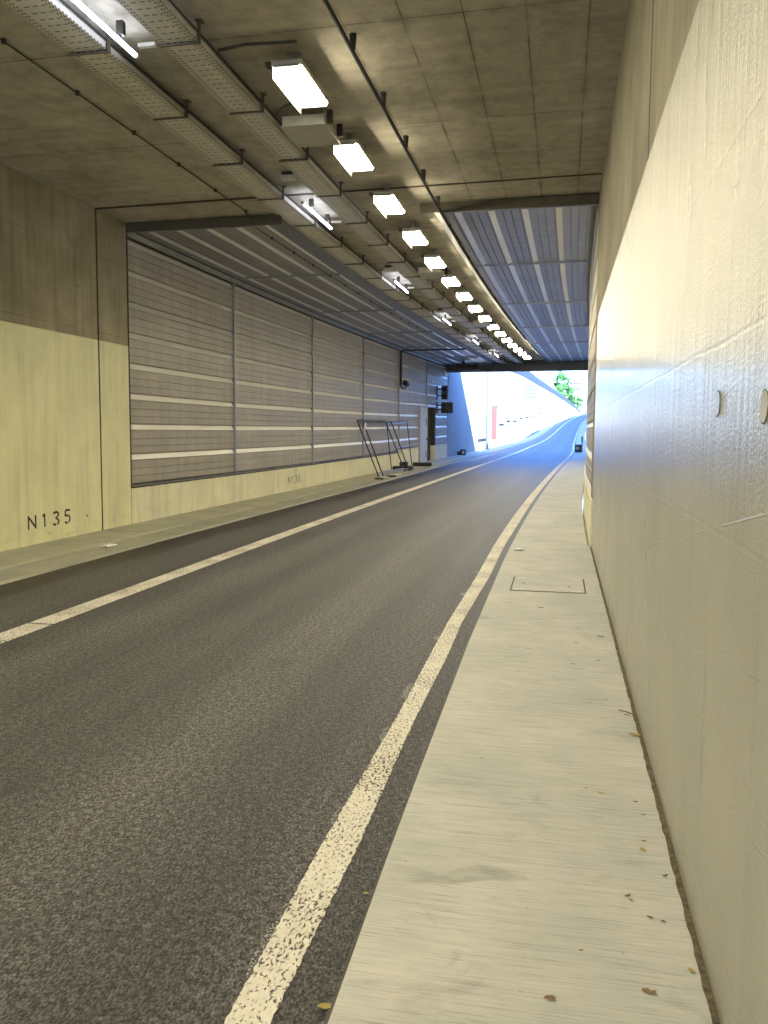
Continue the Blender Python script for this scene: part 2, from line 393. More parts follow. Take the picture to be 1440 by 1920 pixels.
M['black'] = simple("black_rubber", (0.02, 0.02, 0.02), 0.7)
M['bitumen'] = simple("bitumen_joint", (0.04, 0.034, 0.028), 0.6)
M['joint'] = simple("dark_joint_filler", (0.045, 0.036, 0.022), 0.9)
M['white_plastic'] = simple("white_plastic", (0.62, 0.61, 0.56), 0.4)
M['box_grey'] = simple("light_grey_enamel", (0.42, 0.41, 0.36), 0.4)
M['ink'] = simple("stencil_ink", (0.03, 0.028, 0.02), 0.7)
M['ink_faded'] = simple("faded_stencil_ink", (0.16, 0.15, 0.12), 0.7)
M['door'] = simple("pale_door_paint", (0.52, 0.54, 0.56), 0.35)
M['red'] = simple("red_enamel", (0.6, 0.03, 0.025), 0.4)
M['leaf'] = simple("dry_leaf", (0.16, 0.10, 0.035), 0.8, var=0.5, scale=60)
M['leaf_yellow'] = simple("yellow_leaf", (0.34, 0.26, 0.06), 0.7, var=0.3, scale=60)
M['paper'] = simple("paper", (0.78, 0.78, 0.74), 0.7)
M['dirt'] = simple("joint_dirt", (0.11, 0.085, 0.045), 0.95, var=0.6, scale=40, bumps=0.8)
M['ext_wall'] = simple("pale_retaining_concrete", (0.33, 0.33, 0.32), 0.85, var=0.08, scale=0.4)
M['coping'] = simple("blue_grey_coping", (0.016, 0.018, 0.032), 0.8)
M['beam'] = simple("blue_grey_beam_paint", (0.09, 0.09, 0.10), 0.4)
M['pole'] = simple("dull_blue_pole", (0.05, 0.05, 0.08), 0.5)
M['bark'] = simple("bark", (0.09, 0.07, 0.05), 0.9)
M['ground'] = simple("grassy_ground", (0.10, 0.12, 0.05), 0.95, var=0.4, scale=0.2)
M['facade'] = simple("white_render", (0.75, 0.75, 0.73), 0.7)
M['glass'] = simple("window_glass", (0.006, 0.01, 0.02), 0.5)
M['sign_teal'] = simple("teal_sign", (0.05, 0.22, 0.25), 0.4)
M['lens'] = simple("lens_glass", (0.02, 0.02, 0.03), 0.08)
def mat_perf():
    """perforated tray sheet: rows of short slots (dark where one looks through)"""
    t = NT("perforated_zinc"); uv = t.coord(); x, y, _ = t.sep(uv)
    # cross rows every 0.11 m made of three dashes, plus dashes along both edges
    row = t.line(x, 0.10, 0.03, 0.0055, 0.002)
    yy = t.math('FRACT', t.math('DIVIDE', y, 0.075)); dash = t.math('LESS_THAN', yy, 0.62)
    a = t.math('MULTIPLY', row, dash)
    a = t.math('MULTIPLY', a, t.math('LESS_THAN', t.math('ABSOLUTE', y), 0.105))
    e = t.math('ABSOLUTE', y)
    el = t.math('MAXIMUM', t.math('LESS_THAN', t.math('ABSOLUTE', t.math('SUBTRACT', e, 0.125)), 0.006), t.math('LESS_THAN', t.math('ABSOLUTE', t.math('SUBTRACT', e, 0.15)), 0.006))
    xx = t.math('FRACT', t.math('DIVIDE', x, 0.05)); b = t.math('MULTIPLY', el, t.math('LESS_THAN', xx, 0.6))
    hole = t.math('MAXIMUM', a, b)
    c = t.mix(1.0, (0.62, 0.60, 0.55), t.ramp(t.noise(uv, 4, 5), [(0.3, 0.85), (0.7, 1.05)]), 'MULTIPLY')
    c = t.mix(hole, c, (0.02, 0.017, 0.012))
    return t.out(c, 0.45, t.bump(hole, -0.3, 0.004), Metallic=t.math('MULTIPLY', t.math('SUBTRACT', 1.0, hole), 0.35))
M['tray'] = mat_perf()
def emit(name, col, st):
    m = bpy.data.materials.new(name); m.use_nodes = True; b = m.node_tree.nodes['Principled BSDF']
    b.inputs['Base Color'].default_value = (0.8, 0.8, 0.8, 1); b.inputs['Emission Color'].default_value = (*col, 1); b.inputs['Emission Strength'].default_value = st
    return m
M['lamp'] = emit("lamp_light", LAMP_COL, LAMP_STRENGTH)
M['tube'] = emit("tube_light", (0.78, 0.84, 1.0), 2.6)
def mat_foliage():
    t = NT("leaf_green"); c = t.coord('obj')
    n = t.noise(c, 1.1, 4); col = t.ramp(n, [(0.3, (0.02, 0.07, 0.012)), (0.7, (0.06, 0.15, 0.025))])
    return t.out(col, 0.6)
M['foliage'] = mat_foliage()

# ------------------------------------------------------------------ ground, road, pavements
def struct(o): o['kind'] = 'structure'; return o
mb = MB()
for a, b in zip([-45] + list(range(-30, 340, 5)), list(range(-30, 340, 5)) + [345]):
    for l0, l1 in ((-5.71, -3.4), (-3.4, -0.5)):
        mb.quad([P(a, l0, RD), P(b, l0, RD), P(b, l1, RD), P(a, l1, RD)], [(a, l0), (b, l0), (b, l1), (a, l1)])
struct(mb.build("road", M['asphalt']))
def tabl(s, pts):
    if s <= pts[0][0]: return pts[0][1]
    for (a, va), (b, vb) in zip(pts, pts[1:]):
        if s <= b: return va + (vb - va) * (s - a) / (b - a)
    return pts[-1][1]
KERB = [(a - 0.25, b) for a, b in [(1.5, -0.548), (2, -0.56), (3.1, -0.588), (6.1, -0.628), (10, -0.638), (18, -0.6), (30, -0.6)]]
def strip(name, mat, f0, f1, z, a, b, depth=0.3):
    mb = MB(); n = int((b - a) / 0.8) if b < 40 else int((b - a) / 1.5); ss = [a + (b - a) * i / n for i in range(n + 1)]
    for p, q in zip(ss, ss[1:]):
        c = lambda t: [(f0(t), z), (f1(t), z), (f1(t), z - depth), (f0(t), z - depth)]
        A, B = c(p), c(q)
        for k in range(4):
            k2 = (k + 1) % 4; ax = 0 if k in (0, 2) else 1
            mb.quad([P(p, *A[k]), P(q, *B[k]), P(q, *B[k2]), P(p, *A[k2])], [(p, A[k][ax]), (q, B[k][ax]), (q, B[k2][ax]), (p, A[k2][ax])])
    return struct(mb.build(name, mat))
strip("pavement", M['pave'], lambda s: tabl(s, KERB), lambda s: XR - 0.012, H, -45, YJ - 0.006)
strip("pavement", M['pave'], lambda s: tabl(s, KERB), lambda s: XR - 0.045, H - 0.003, YJ + 0.006, 340)
strip("bitumen_strip", M['bitumen'], lambda s: tabl(s, KERB) - 0.03, lambda s: tabl(s, KERB) + 0.002, RD + 0.006, -45, 340, 0.2)
for (a, b) in ((BACK, YJ - 0.007), (YJ + 0.007, 32.2), (32.22, 340)):
    struct(MB().sweep([(XL + 0.004, H), (-6.22, H - 0.012), (-6.17, H - 0.03), (-6.17, H - 0.4), (XL + 0.004, H - 0.4)], a, b, 2.5).build("pavement", M['pave_left']))
struct(MB().sweep([(-6.168, H - 0.034), (-5.73, RD + 0.03), (-5.70, RD - 0.01), (-5.70, RD - 0.3), (-6.168, RD - 0.3)], -45, 340, 2.5).build("gutter", M['gutter']))

def stripe(name, lat, w, s0, s1, z, mat, breaks=(), edges=None):
    mb = MB(); s = s0; rnd = random.Random(3); L0 = []
    step = lambda s: 0.016 if s < 14 else (0.25 if s < 40 else 3.0)
    e0 = (lambda s: tabl(s, edges[0])) if edges else (lambda s: lat - w / 2)
    e1 = (lambda s: tabl(s, edges[1])) if edges else (lambda s: lat + w / 2)
    pts = []
    while s < s1:
        j = 0.003 if s < 14 else 0.0
        pts.append((s, e0(s) + rnd.uniform(-j, j), e1(s) + rnd.uniform(-j, j))); s += step(s)
    for p, q in zip(pts, pts[1:]):
        if any(a < p[0] < b for a, b in breaks): continue
        mb.quad([P(p[0], p[1], z), P(q[0], q[1], z), P(q[0], q[2], z), P(p[0], p[2], z)], [(p[0], p[1]), (q[0], q[1]), (q[0], q[2]), (p[0], p[2])])
    return struct(mb.build(name, mat, weld=False))
LN_L = [(a - 0.25, b) for a, b in [(2, -0.862), (3, -0.878), (4.5, -0.872), (5.8, -0.888), (7, -0.902), (9.4, -0.885), (12, -0.9)]]
LN_R = [(a - 0.25, b) for a, b in [(2, -0.738), (3, -0.735), (4.5, -0.765), (5.8, -0.762), (7, -0.782), (9.4, -0.738), (12, -0.748), (15, -0.722)]]
stripe("road_line", -0.815, 0.175, -10, 335, RD + 0.004, M['roadpaint'], edges=(LN_L, LN_R))
stripe("road_line", -4.229, 0.225, -10, 335, RD + 0.004, M['roadpaint'], breaks=((5.86, 5.90),))
# sprayed over-paint blotches beside the near line
def mat_spray():
    t = NT("spray_marking"); uv = t.coord()
    n = t.noise(uv, 110, 3); m = t.math('GREATER_THAN', n, 0.55)
    tr = t.n('ShaderNodeBsdfTransparent'); mx = t.n('ShaderNodeMixShader'); t.l(m, mx.inputs[0]); t.l(tr.outputs[0], mx.inputs[1]); t.l(t.b.outputs[0], mx.inputs[2])
    t.l(mx.outputs[0], t.t.nodes['Material Output'].inputs[0])
    return t.out((0.42, 0.42, 0.42), 0.7)
M['spray'] = mat_spray()
mb = MB(); rr = random.Random(5)
for s0, s1, w in ((1.95, 2.3, 0.022), (2.95, 3.15, 0.022), (3.9, 4.15, 0.03), (4.6, 4.95, 0.042), (6.1, 6.25, 0.04), (7.9, 8.1, 0.045), (9.3, 9.45, 0.04)):
    n = 10
    for i in range(n):
        a = s0 + (s1 - s0) * i / n; b = s0 + (s1 - s0) * (i + 1) / n
        wa = w * math.sin(math.pi * i / n) ** 0.5 if i else 0.0; wb = w * math.sin(math.pi * (i + 1) / n) ** 0.5 if i < n - 1 else 0.0
        L = tabl(a, LN_L) - 0.003
        mb.quad([P(a, L, RD + .004), P(b, L, RD + .004), P(b, L - wb, RD + .004), P(a, L - wa, RD + .004)], [(a, L), (b, L), (b, L - wb), (a, L - wa)])
struct(mb.build("road_marking_overspray", M['spray']))
# the land above the cutting, as one sheet on both sides of the trench
def wall_top(s):
    pts = [(SE, 4.6), (60, 5.5), (80, 6.4), (92, 6.85), (104, 7.08), (120, 7.08), (149, 6.65), (187, 5.7), (236, 4.0), (290, 1.45), (320, -0.6), (345, -1.3)]
    if s <= pts[0][0]: return pts[0][1]
    for (a, va), (b, vb) in zip(pts, pts[1:]):
        if s <= b: return va + (vb - va) * (s - a) / (b - a)
    return pts[-1][1]
mb = MB()
for a in list(range(-62, 345, 6)):
    b = a + 6
    for l0, l1 in ((-900, -60), (-60, -7.5), (1.0, 60), (60, 900)):
        za, zb = wall_top(a) - 0.9, wall_top(b) - 0.9
        if a < SE + 3: za = zb = 5.4
        if a < -18: za = zb = RD - 0.35  # land behind the unseen end lowered so the sun gets in
        mb.quad([P(a, l0, za), P(b, l0, zb), P(b, l1, zb), P(a, l1, za)])
mb.quad([P(345, -900, -2.2), P(345, 900, -2.2), P(1500 if False else 345, 900, -2.2) + Vector((0, 1500, 30)), P(345, -900, -2.2) + Vector((0, 1500, 30))])
struct(mb.build("ground", M['ground']))

# ------------------------------------------------------------------ tunnel walls near the camera
PL = 1.38   # paint edge, left wall
t = empty("tunnel_wall", P(0, XL, H))
tag(t, "left concrete tunnel wall painted cream below and bare above, stencilled N135", "wall")
mb = MB().sweep([(XL, PL), (XL, CEIL), (XL - 0.5, CEIL), (XL - 0.5, PL)], BACK, YJ - 0.022, 2.0); mb.build("bare_upper_face", M['upper_left'], t)
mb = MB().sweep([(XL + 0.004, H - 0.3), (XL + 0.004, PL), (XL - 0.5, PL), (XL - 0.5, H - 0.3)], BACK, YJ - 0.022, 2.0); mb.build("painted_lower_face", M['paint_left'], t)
def stroke_text(txt, s0, z0, h, w, gap, mat, parent, name="stencil_number"):
    """stencil characters on the left wall; s grows to the right"""
    G = {'N': [((0, 0), (0, 1)), ((1, 0), (1, 1)), ((0.08, 0.86), (0.92, 0.14))],
         '1': [((0.55, 0), (0.55, 1)), ((0.28, 0.8), (0.5, 0.98))],
         '3': [((0.08, 0.93), (0.62, 1.0)), ((0.62, 1.0), (0.92, 0.82)), ((0.92, 0.82), (0.62, 0.56)), ((0.4, 0.53), (0.6, 0.53)), ((0.62, 0.5), (0.95, 0.26)), ((0.95, 0.26), (0.66, 0.0)), ((0.48, 0.0), (0.05, 0.1))],
         '5': [((0.2, 1), (0.95, 1)), ((0.18, 0.97), (0.16, 0.55)), ((0.16, 0.55), (0.6, 0.62)), ((0.68, 0.6), (0.95, 0.36)), ((0.95, 0.36), (0.7, 0.02)), ((0.52, 0.0), (0.08, 0.08))],
         '6': [((0.85, 0.97), (0.4, 0.98)), ((0.28, 0.95), (0.08, 0.62)), ((0.08, 0.6), (0.08, 0.25)), ((0.08, 0.22), (0.4, 0.0)), ((0.55, 0.0), (0.92, 0.2)), ((0.92, 0.2), (0.85, 0.5)), ((0.8, 0.54), (0.25, 0.54))]}
    mb = MB(); s = s0; lat = XL + 0.0085; th = w * 0.2
    for ch in txt:
        for (x0, y0), (x1, y1) in G[ch]:
            dx, dy = (x1 - x0) * w, (y1 - y0) * h; L = math.hypot(dx, dy); nx, ny = -dy / L * th / 2, dx / L * th / 2
            c = [(s + x0 * w + nx, z0 + y0 * h + ny), (s + x1 * w + nx, z0 + y1 * h + ny), (s + x1 * w - nx, z0 + y1 * h - ny), (s + x0 * w - nx, z0 + y0 * h - ny)]
            mb.quad([P(a, lat, b) for a, b in c])
        s += w + gap
    return mb.build(name, mat, parent, weld=False)
stroke_text("N135", 9.66, -1.335, 0.185, 0.155, 0.115, M['ink'], t)
# form tie holes
mb = MB()
for s, z in ((11.05, -1.28),): mb.tube([P(s, XL + 0.006, z), P(s, XL + 0.008, z)], 0.018, 8)
mb.build("tie_hole", M['joint'], t)
# short return pier between the joint and the metal panels
t = empty("wall_pier", P(YJ, XL, H)); tag(t, "narrow cream and bare concrete pier between wall joint and metal panels", "pier")
MB().sweep([(XL, PL), (XL, CEIL), (XL - 0.5, CEIL), (XL - 0.5, PL)], YJ + 0.022, YP - 0.03, 1.0).build("bare_upper_face", M['upper_left'], t)
MB().sweep([(XL + 0.004, H - 0.3), (XL + 0.004, PL), (XL - 0.5, PL), (XL - 0.5, H - 0.3)], YJ + 0.022, YP - 0.03, 1.0).build("painted_lower_face", M['paint_left'], t)
MB().sweep([(XL - 0.0, H - 0.3), (XL - 0.0, CEIL), (XL - 0.6, CEIL), (XL - 0.6, H - 0.3)], YJ - 0.022, YJ + 0.022, 1.0).build("joint_strip", M['joint'], t)
# right wall
RPL = 1.56
t = empty("tunnel_wall", P(0, XR, H)); tag(t, "glossy beige painted concrete wall along the right pavement beside the camera", "wall")
MB().sweep([(XR + 0.004, RPL), (XR + 0.004, CEIL + 0.1), (XR + 0.5, CEIL + 0.1), (XR + 0.5, RPL)], BACK, YJ, 2.0).build("bare_upper_face", M['upper'], t)
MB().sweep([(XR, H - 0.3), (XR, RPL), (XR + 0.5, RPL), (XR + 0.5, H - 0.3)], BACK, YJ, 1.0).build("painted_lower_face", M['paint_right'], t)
MB().sweep([(XR + 0.0018, RPL), (XR + 0.0018, CEIL + 0.09), (XR + 0.006, CEIL + 0.09), (XR + 0.006, RPL)], 4.90, 4.912, 1.0).build("joint_strip", M['joint'], t)
for s, z, m in ((2.37, 0.088, 'paint_right'), (1.79, 0.062, 'box_grey')):
    mb = MB(); mb.tube([P(s, XR + 0.01, z), P(s, XR - 0.0025, z)], 0.036, 24); pl = mb.build("round_plug", M[m], t)
    mb = MB(); 
    for k in range(28):
        a0 = 2 * math.pi * k / 28; a1 = 2 * math.pi * (k + 1) / 28
        q = [(r_ * math.cos(a), r_ * math.sin(a)) for r_, a in ((0.0365, a0), (0.0365, a1), (0.0405, a1), (0.0405, a0))]
        mb.quad([P(s + x_, XR - 0.0015, z + y_) for x_, y_ in q])
    mb.build("plug_ring", M['joint'], t)
# thin chase joint between pavement and right wall, filled with dirt
mb = MB(); rr = random.Random(11); s = -3.0; prev = None
while s < YJ:
    w = 0.012 + 0.006 * rr.random(); cur = (s, XR - w - 0.006)
    if prev: mb.quad([P(prev[0], prev[1], H + 0.0025), P(s, cur[1], H + 0.0025), P(s, XR - 0.001, H + 0.0045), P(prev[0], XR - 0.001, H + 0.0045)])
    prev = cur; s += 0.05
o = mb.build("joint_dirt", M['dirt']); tag(o, "brown dirt packed in the gap along the foot of the right wall", "dirt", kind='stuff')

# ------------------------------------------------------------------ metal cassette panels
def cassette_profile(a0, a1, period=0.5, d=0.042, first=0.0):
    """list of (along, depth) going from a0 down to a1 (a0 > a1)"""
    pts = []; a = a0
    while a > a1 + 0.02:
        b = max(a - period, a1)
        seq = [(0.0, 0.0), (0.012, 0.0), (0.10, d), (0.115, d), (0.12, d - 0.012), (0.13, d - 0.012), (0.135, d), (0.245, d), (0.25, d - 0.014), (0.262, d - 0.014), (0.267, d), (0.37, d), (0.375, d - 0.014), (0.387, d - 0.014), (0.392, d), (0.492, d), (0.494, 0.0)]
        for x, dd in seq:
            if a - x >= b - 1e-6: pts.append((a - x, dd))
        a -= period
    return pts
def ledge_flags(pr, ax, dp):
    """paler sheet on the sloping ledges (1), darker sheet on the flats (0)"""
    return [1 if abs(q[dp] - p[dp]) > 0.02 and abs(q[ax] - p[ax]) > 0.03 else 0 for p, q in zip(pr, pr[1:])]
wall = empty("panelled_wall", P(YP, XL, H)); tag(wall, "left wall of ribbed galvanised metal panels on a cream plinth stencilled N136", "wall")
bays = [YP] + [16.67 + 5.273 * i for i in range(5)] + [SE - 0.05]
for i, (a, b) in enumerate(zip(bays, bays[1:])):
    zb = -0.93 if b < 33 else -0.79
    top = 3.12
    if a > 35 and a < 38: segs = [(a, b)]
    segs = [(a, b, zb)]
    if a < 36.3 < b: segs = [(a, 36.3, zb), (36.3, b, 0.98)]
    elif a < 39.25 < b: segs = [(a, 39.25, 0.98), (39.25, b, zb)]
    for (sa, sb, zz) in segs:
        pr = [(XL - 0.05 + d, z) for z, d in cassette_profile(top, zz)]
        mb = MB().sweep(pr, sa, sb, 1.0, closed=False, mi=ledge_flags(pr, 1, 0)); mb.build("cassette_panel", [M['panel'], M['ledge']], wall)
        if zz < 0:
            MB().sweep([(XL - 0.06, zz + 0.035), (XL + 0.022, zz + 0.012), (XL + 0.022, zz - 0.004), (XL - 0.06, zz - 0.004)], sa, sb, 1.0).build("bottom_flashing", M['trim'], wall)
            MB().sweep([(XL - 0.3, H - 0.3), (XL - 0.3, zz - 0.03), (XL + 0.0, zz - 0.03), (XL + 0.0, H - 0.3)], sa, sb - (0.012 if zz == zb else 0), 1.0).build("plinth", M['plinth'], wall)
            MB().sbox(sa, sb, XL - 0.3, XL - 0.035, zz - 0.03, zz - 0.004, 1.0).build("shadow_gap", M['joint'], wall)
    if 0 < i: MB().sbox(a - 0.02, a + 0.02, XL - 0.04, XL + 0.03, zb + 0.02, top).build("joint_cover", M['trim'], wall)
MB().sbox(YP - 0.03, YP, XL - 0.3, XL + 0.012, -0.95, 3.25).build("edge_trim", M['dark'], wall)
MB().sweep([(XL + 0.03, 3.24), (XL - 0.06, 3.17), (XL - 0.3, 3.17), (XL - 0.3, 3.26)], YP, SE - 0.05, 1.0).build("top_flashing", M['trim'], wall)
MB().sbox(YP, SE, XL - 0.35, XL - 0.06, H, 3.3).build("backing", M['joint'], wall)
stroke_text("N136", 20.0, -1.36, 0.19, 0.15, 0.1, M['ink_faded'], wall)
# door niche
door = empty("service_door", P(38.0, XL - 0.3, H)); tag(door, "pale metal service door in the niche at the end of the panelled wall", "door")
MB().sbox(36.32, 37.95, XL - 0.06, XL + 0.03, H, 0.95).build("door_leaf", M['door'], door)
MB().sbox(37.72, 37.78, XL + 0.03, XL + 0.06, -0.55, -0.45).build("handle", M['dark'], door)
MB().sbox(37.6, 37.68, XL + 0.03, XL + 0.045, 0.15, 0.45).build("hinge", M['dark'], door)
MB().sbox(37.6, 37.68, XL + 0.03, XL + 0.045, -1.35, -1.05).build("hinge", M['dark'], door)
mb = MB(); mb.sbox(36.22, 36.32, XL - 0.06, XL + 0.06, H, 1.0); mb.sbox(36.22, 39.3, XL - 0.06, XL + 0.06, 0.951, 1.0); mb.build("door_frame", M['trim'], door)
MB().sbox(39.1, 39.3, XL - 0.059, XL + 0.14, -0.83, 0.949).build("dark_side_post", M['dark'], door)
MB().sbox(39.1, 39.3, XL - 0.059, XL + 0.14, H, -0.832).build("pale_side_post", M['plinth'], door)
# right wall beyond the joint, panelled as well
t = empty("panelled_wall", P(YJ + 0.1, XR, H)); tag(t, "right wall of ribbed panels seen almost edge on past the painted wall", "wall")
MB().sweep([(XR + 0.06, H - 0.3), (XR + 0.06, -0.93), (XR - 0.02, -0.93), (XR - 0.02, H - 0.3)], YJ + 0.005, SE, 1.0).build("plinth", M['plinth'], t)
pr = [(XR + 0.05 - d, z) for z, d in cassette_profile(3.2, -0.925)]
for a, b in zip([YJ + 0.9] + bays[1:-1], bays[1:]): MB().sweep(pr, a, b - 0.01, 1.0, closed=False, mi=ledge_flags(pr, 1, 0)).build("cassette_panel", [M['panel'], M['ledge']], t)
MB().sweep([(XR + 0.004, -0.925), (XR + 0.004, CEIL + 0.09), (XR + 0.5, CEIL + 0.09), (XR + 0.5, -0.925)], YJ + 0.01, YJ + 0.9, 1.0).build("concrete_return", M['upper'], t)
MB().sbox(YJ + 0.9, SE, XR + 0.07, XR + 0.3, H, 3.4).build("backing", M['joint'], t)
MB().sweep([(XR - 0.02, 3.25), (XR - 0.005, 3.1), (XR + 0.06, 3.1), (XR + 0.06, 3.25)], YP, SE - 0.05, 1.0).build("top_flashing", M['trim'], t)

# ------------------------------------------------------------------ ceiling
cl = empty("tunnel_ceiling", P(0, -3, CEIL)); tag(cl, "bare board marked concrete tunnel ceiling carrying the lamps", "ceiling")
def slab(a, b, name="concrete_slab"):
    MB().sweep([(XL - 0.5, ceil_z(XL)), (XR + 0.5, ceil_z(XR)), (XR + 0.5, 5.0), (XL - 0.5, 5.0)], a, b, 2.0).build(name, M['ceil'], cl)
slab(BACK, YJ - 0.03); slab(YJ + 0.03, SE)
MB().sweep([(XL + 0.0, ceil_z(XL) - 0.008), (XR, ceil_z(XR) - 0.008), (XR, 4.9), (XL, 4.9)], YJ - 0.03, YJ + 0.03, 1.0).build("joint_strip", M['joint'], cl)
LEFT_IN, RIGHT_IN = -4.45, -2.02
def ceiling_field(name, l_wall, l_in, label):
    o = empty(name, P(YP, l_in, CEIL)); tag(o, label, "ceiling panels")
    sgn = 1 if l_wall > l_in else -1
    zc = lambda l: ceil_z(l) - 0.10
    hi, lo = max(l_wall, l_in + sgn * 0.16), min(l_wall, l_in + sgn * 0.16)
    pr = [(l, zc(l) - d + 0.02) for l, d in cassette_profile(hi, lo, 0.5, 0.028)]
    for a, b in zip(bays, bays[1:]):
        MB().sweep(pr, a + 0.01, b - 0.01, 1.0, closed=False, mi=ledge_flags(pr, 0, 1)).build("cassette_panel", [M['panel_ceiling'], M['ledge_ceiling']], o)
    for s in bays[1:-1]: MB().sbox(s - 0.007, s + 0.007, lo, hi, zc(lo) - 0.022, zc(lo) + 0.02).build("joint_cover", M['trim'], o)
    # sloping edge flashing and lip toward the camera
    e = l_in; f = l_in + sgn * 0.17
    MB().sweep([(e, ceil_z(e) - 0.004), (f, zc(f) - 0.015), (f, zc(f) + 0.02), (e + sgn * 0.02, ceil_z(e) - 0.002)], YP, SE - 0.05, 1.0).build("edge_flashing", M['flash'], o)
    a_, b_ = sorted((l_in - sgn * 0.12, l_wall))
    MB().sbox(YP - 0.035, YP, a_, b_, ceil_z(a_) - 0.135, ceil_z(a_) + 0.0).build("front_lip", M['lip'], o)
    MB().sbox(YP + 0.001, YP + 0.02, lo, hi, zc(lo) - 0.05, zc(lo) - 0.03).build("edge_bead", M['trim'], o)
    return o
ceiling_field("ceiling_panelling", XR - 0.01, RIGHT_IN, "bluish ribbed metal ceiling panels on the right of the lamps")
ceiling_field("ceiling_panelling", XL + 0.0, LEFT_IN, "dim ribbed metal ceiling panels left of the cable trays")
t = empty("portal_beam", P(SE, -3, CEIL)); tag(t, "dark steel beam spanning the tunnel mouth", "beam")
MB().sbox(SE - 0.35, SE - 0.01, XL - 0.05, XR + 0.06, 2.92, 3.24).build("beam_web", M['beam'], t)
MB().sbox(SE - 0.45, SE - 0.01, XL - 0.05, XR + 0.06, 2.86, 2.918).build("lower_flange", M['beam'], t)
t = empty("roof_parapet", P(SE, -3, 4)); tag(t, "concrete roof edge above the tunnel mouth", "parapet")
MB().sbox(SE + 0.002, SE + 0.4, XL - 1, XR + 1, 3.245, 5.5).build("parapet_body", M['ext_wall'], t)
t2 = MB().sbox(BACK, SE, XL - 1, XR + 1, 5.02, 5.4, 4).build("roof_fill", M['ground']); struct(t2)

# ------------------------------------------------------------------ lamps
def make_lamp():
    r = empty("tunnel_lamp"); L, W = 0.84, 0.255
    # local: +Y along the road, top at z=0 (mounting), body hangs below
    b = MB(); b.box((0, 0, -0.045), (W + 0.03, L + 0.05, 0.05)); bevel(b.build("housing", M['box_grey'], r), 0.008)
    mb = MB(); zt, zb = -0.0705, -0.1
    c = lambda k: [(-W / 2 * k, -L / 2 * k, 0), (W / 2 * k, -L / 2 * k, 0), (W / 2 * k, L / 2 * k, 0), (-W / 2 * k, L / 2 * k, 0)]
    A = [Vector(v) + Vector((0, 0, zt)) for v in c(1.0)]; B = [Vector((v[0] * 0.93, v[1] * 0.97, zb)) for v in c(1.0)]
    for k in range(4): mb.quad([A[k], A[(k + 1) % 4], B[(k + 1) % 4], B[k]])
    mb.quad(B); mb.quad(A[::-1]); mb.build("diffuser", M['lamp'], r)
    for x in (-W / 2 - 0.012,):
        m = MB(); m.box((x, 0, -0.118), (0.006, L, 0.097)); m.build("added_cutoff_skirt", M['dark'], r)  # added skirt, not part of the lamp: cuts its light toward the left wall
    for y in (-L / 2 - 0.035, L / 2 + 0.035):
        m = MB(); m.box((0, y, -0.078), (W * 0.9, 0.016, 0.02)); m.build("clip", M['steel'], r)
    for y in (-0.25, 0.25):
        m = MB(); m.box((0, y, 0.045), (0.05, 0.03, 0.13)); m.box((0, y, 0.108), (0.14, 0.05, 0.008)); m.build("hanger", M['steel'], r)
    m = MB(); m.box((-W / 2 - 0.05, -L / 2 + 0.02, -0.04), (0.05, 0.08, 0.035)); m.build("cable_gland", M['dark'], r)
    return r
ords = ["first", "second", "third", "fourth", "fifth", "sixth", "seventh", "eighth", "ninth", "tenth", "eleventh", "twelfth", "thirteenth", "fourteenth", "fifteenth", "sixteenth"]
lamp = make_lamp(); G = "yellow tunnel lamps in a row along the ceiling"
LX, L0, LS = -2.443, 7.50, 2.048
extra = ["nearest and largest yellow tunnel lamp in the ceiling row, before the flat grey box",
         "second yellow tunnel lamp from the camera, just past the flat grey box",
         "third yellow tunnel lamp from the camera, under the ceiling joint",
         "fourth yellow tunnel lamp, first one past the start of the ceiling panels"]
used = False
for i in range(-9, 16):
    s = L0 + i * LS - (0.3 if i < 0 else 0); p = P(s, LX, ceil_z(LX) - 0.115)
    if i < 0: lb = "yellow tunnel lamp out of view above, %s before the nearest seen one" % ["one lamp", "two lamps", "three lamps", "four lamps", "five lamps", "six lamps", "seven lamps", "eight lamps", "nine lamps"][-i - 1]
    elif i < 4: lb = extra[i]
    elif i == 15: lb = "farthest yellow tunnel lamp, next to the beam at the tunnel mouth"
    else: lb = "%s yellow tunnel lamp of the ceiling row counted from the camera" % ords[i]
    if not used:
        lamp.location = p; lamp.rotation_euler = (0, 0, -heading(s)); lamp['label'] = lb; lamp['category'] = "lamp"; lamp['group'] = G; used = True
    else: copy_tree(lamp, p, -heading(s), lb)

# white fluorescent tubes between the trays
def make_tube():
    r = empty("tube_light"); L = 1.42
    MB().tube([(0, -L / 2, 0), (0, L / 2, 0)], 0.019, 10).build("tube", M['tube'], r)
    for y in (-L / 2 - 0.02, L / 2 + 0.02): MB().tube([(0, y - 0.02, 0), (0, y + 0.02, 0)], 0.022, 10).build("end_cap", M['box_grey'], r)
    for y in (-0.42, 0.42):
        m = MB(); m.box((0.03, y, 0.08), (0.06, 0.05, 0.11)); m.box((0, y, 0.02), (0.05, 0.04, 0.02)); m.build("bracket", M['dark'], r)
    m = MB(); m.box((0.06, L / 2 + 0.1, 0.12), (0.16, 0.045, 0.03)); m.build("name_tag", M['white_plastic'], r)
    return r
tb = make_tube(); tb['category'] = "tube light"; tb['group'] = "white tube lights between the cable trays"
tl = ["nearest white tube light, cut by the top edge at upper left", "second white tube light, beside the ceiling panel edge", "third white tube light from the camera between the trays",
      "fourth white tube light from the camera between the trays", "fifth white tube light, small and far down the trays", "sixth white tube light, nearest the tunnel mouth"]
for i in range(6):
    s = 5.85 + 6.15 * i; p = P(s, -3.63, 3.2)
    if i == 0: tb.location = p; tb['label'] = tl[0]
    else: copy_tree(tb, p, -heading(s), tl[i])
copy_tree(tb, P(-0.3, -3.63, 3.2), 0, "white tube light overhead outside the top edge of the view")

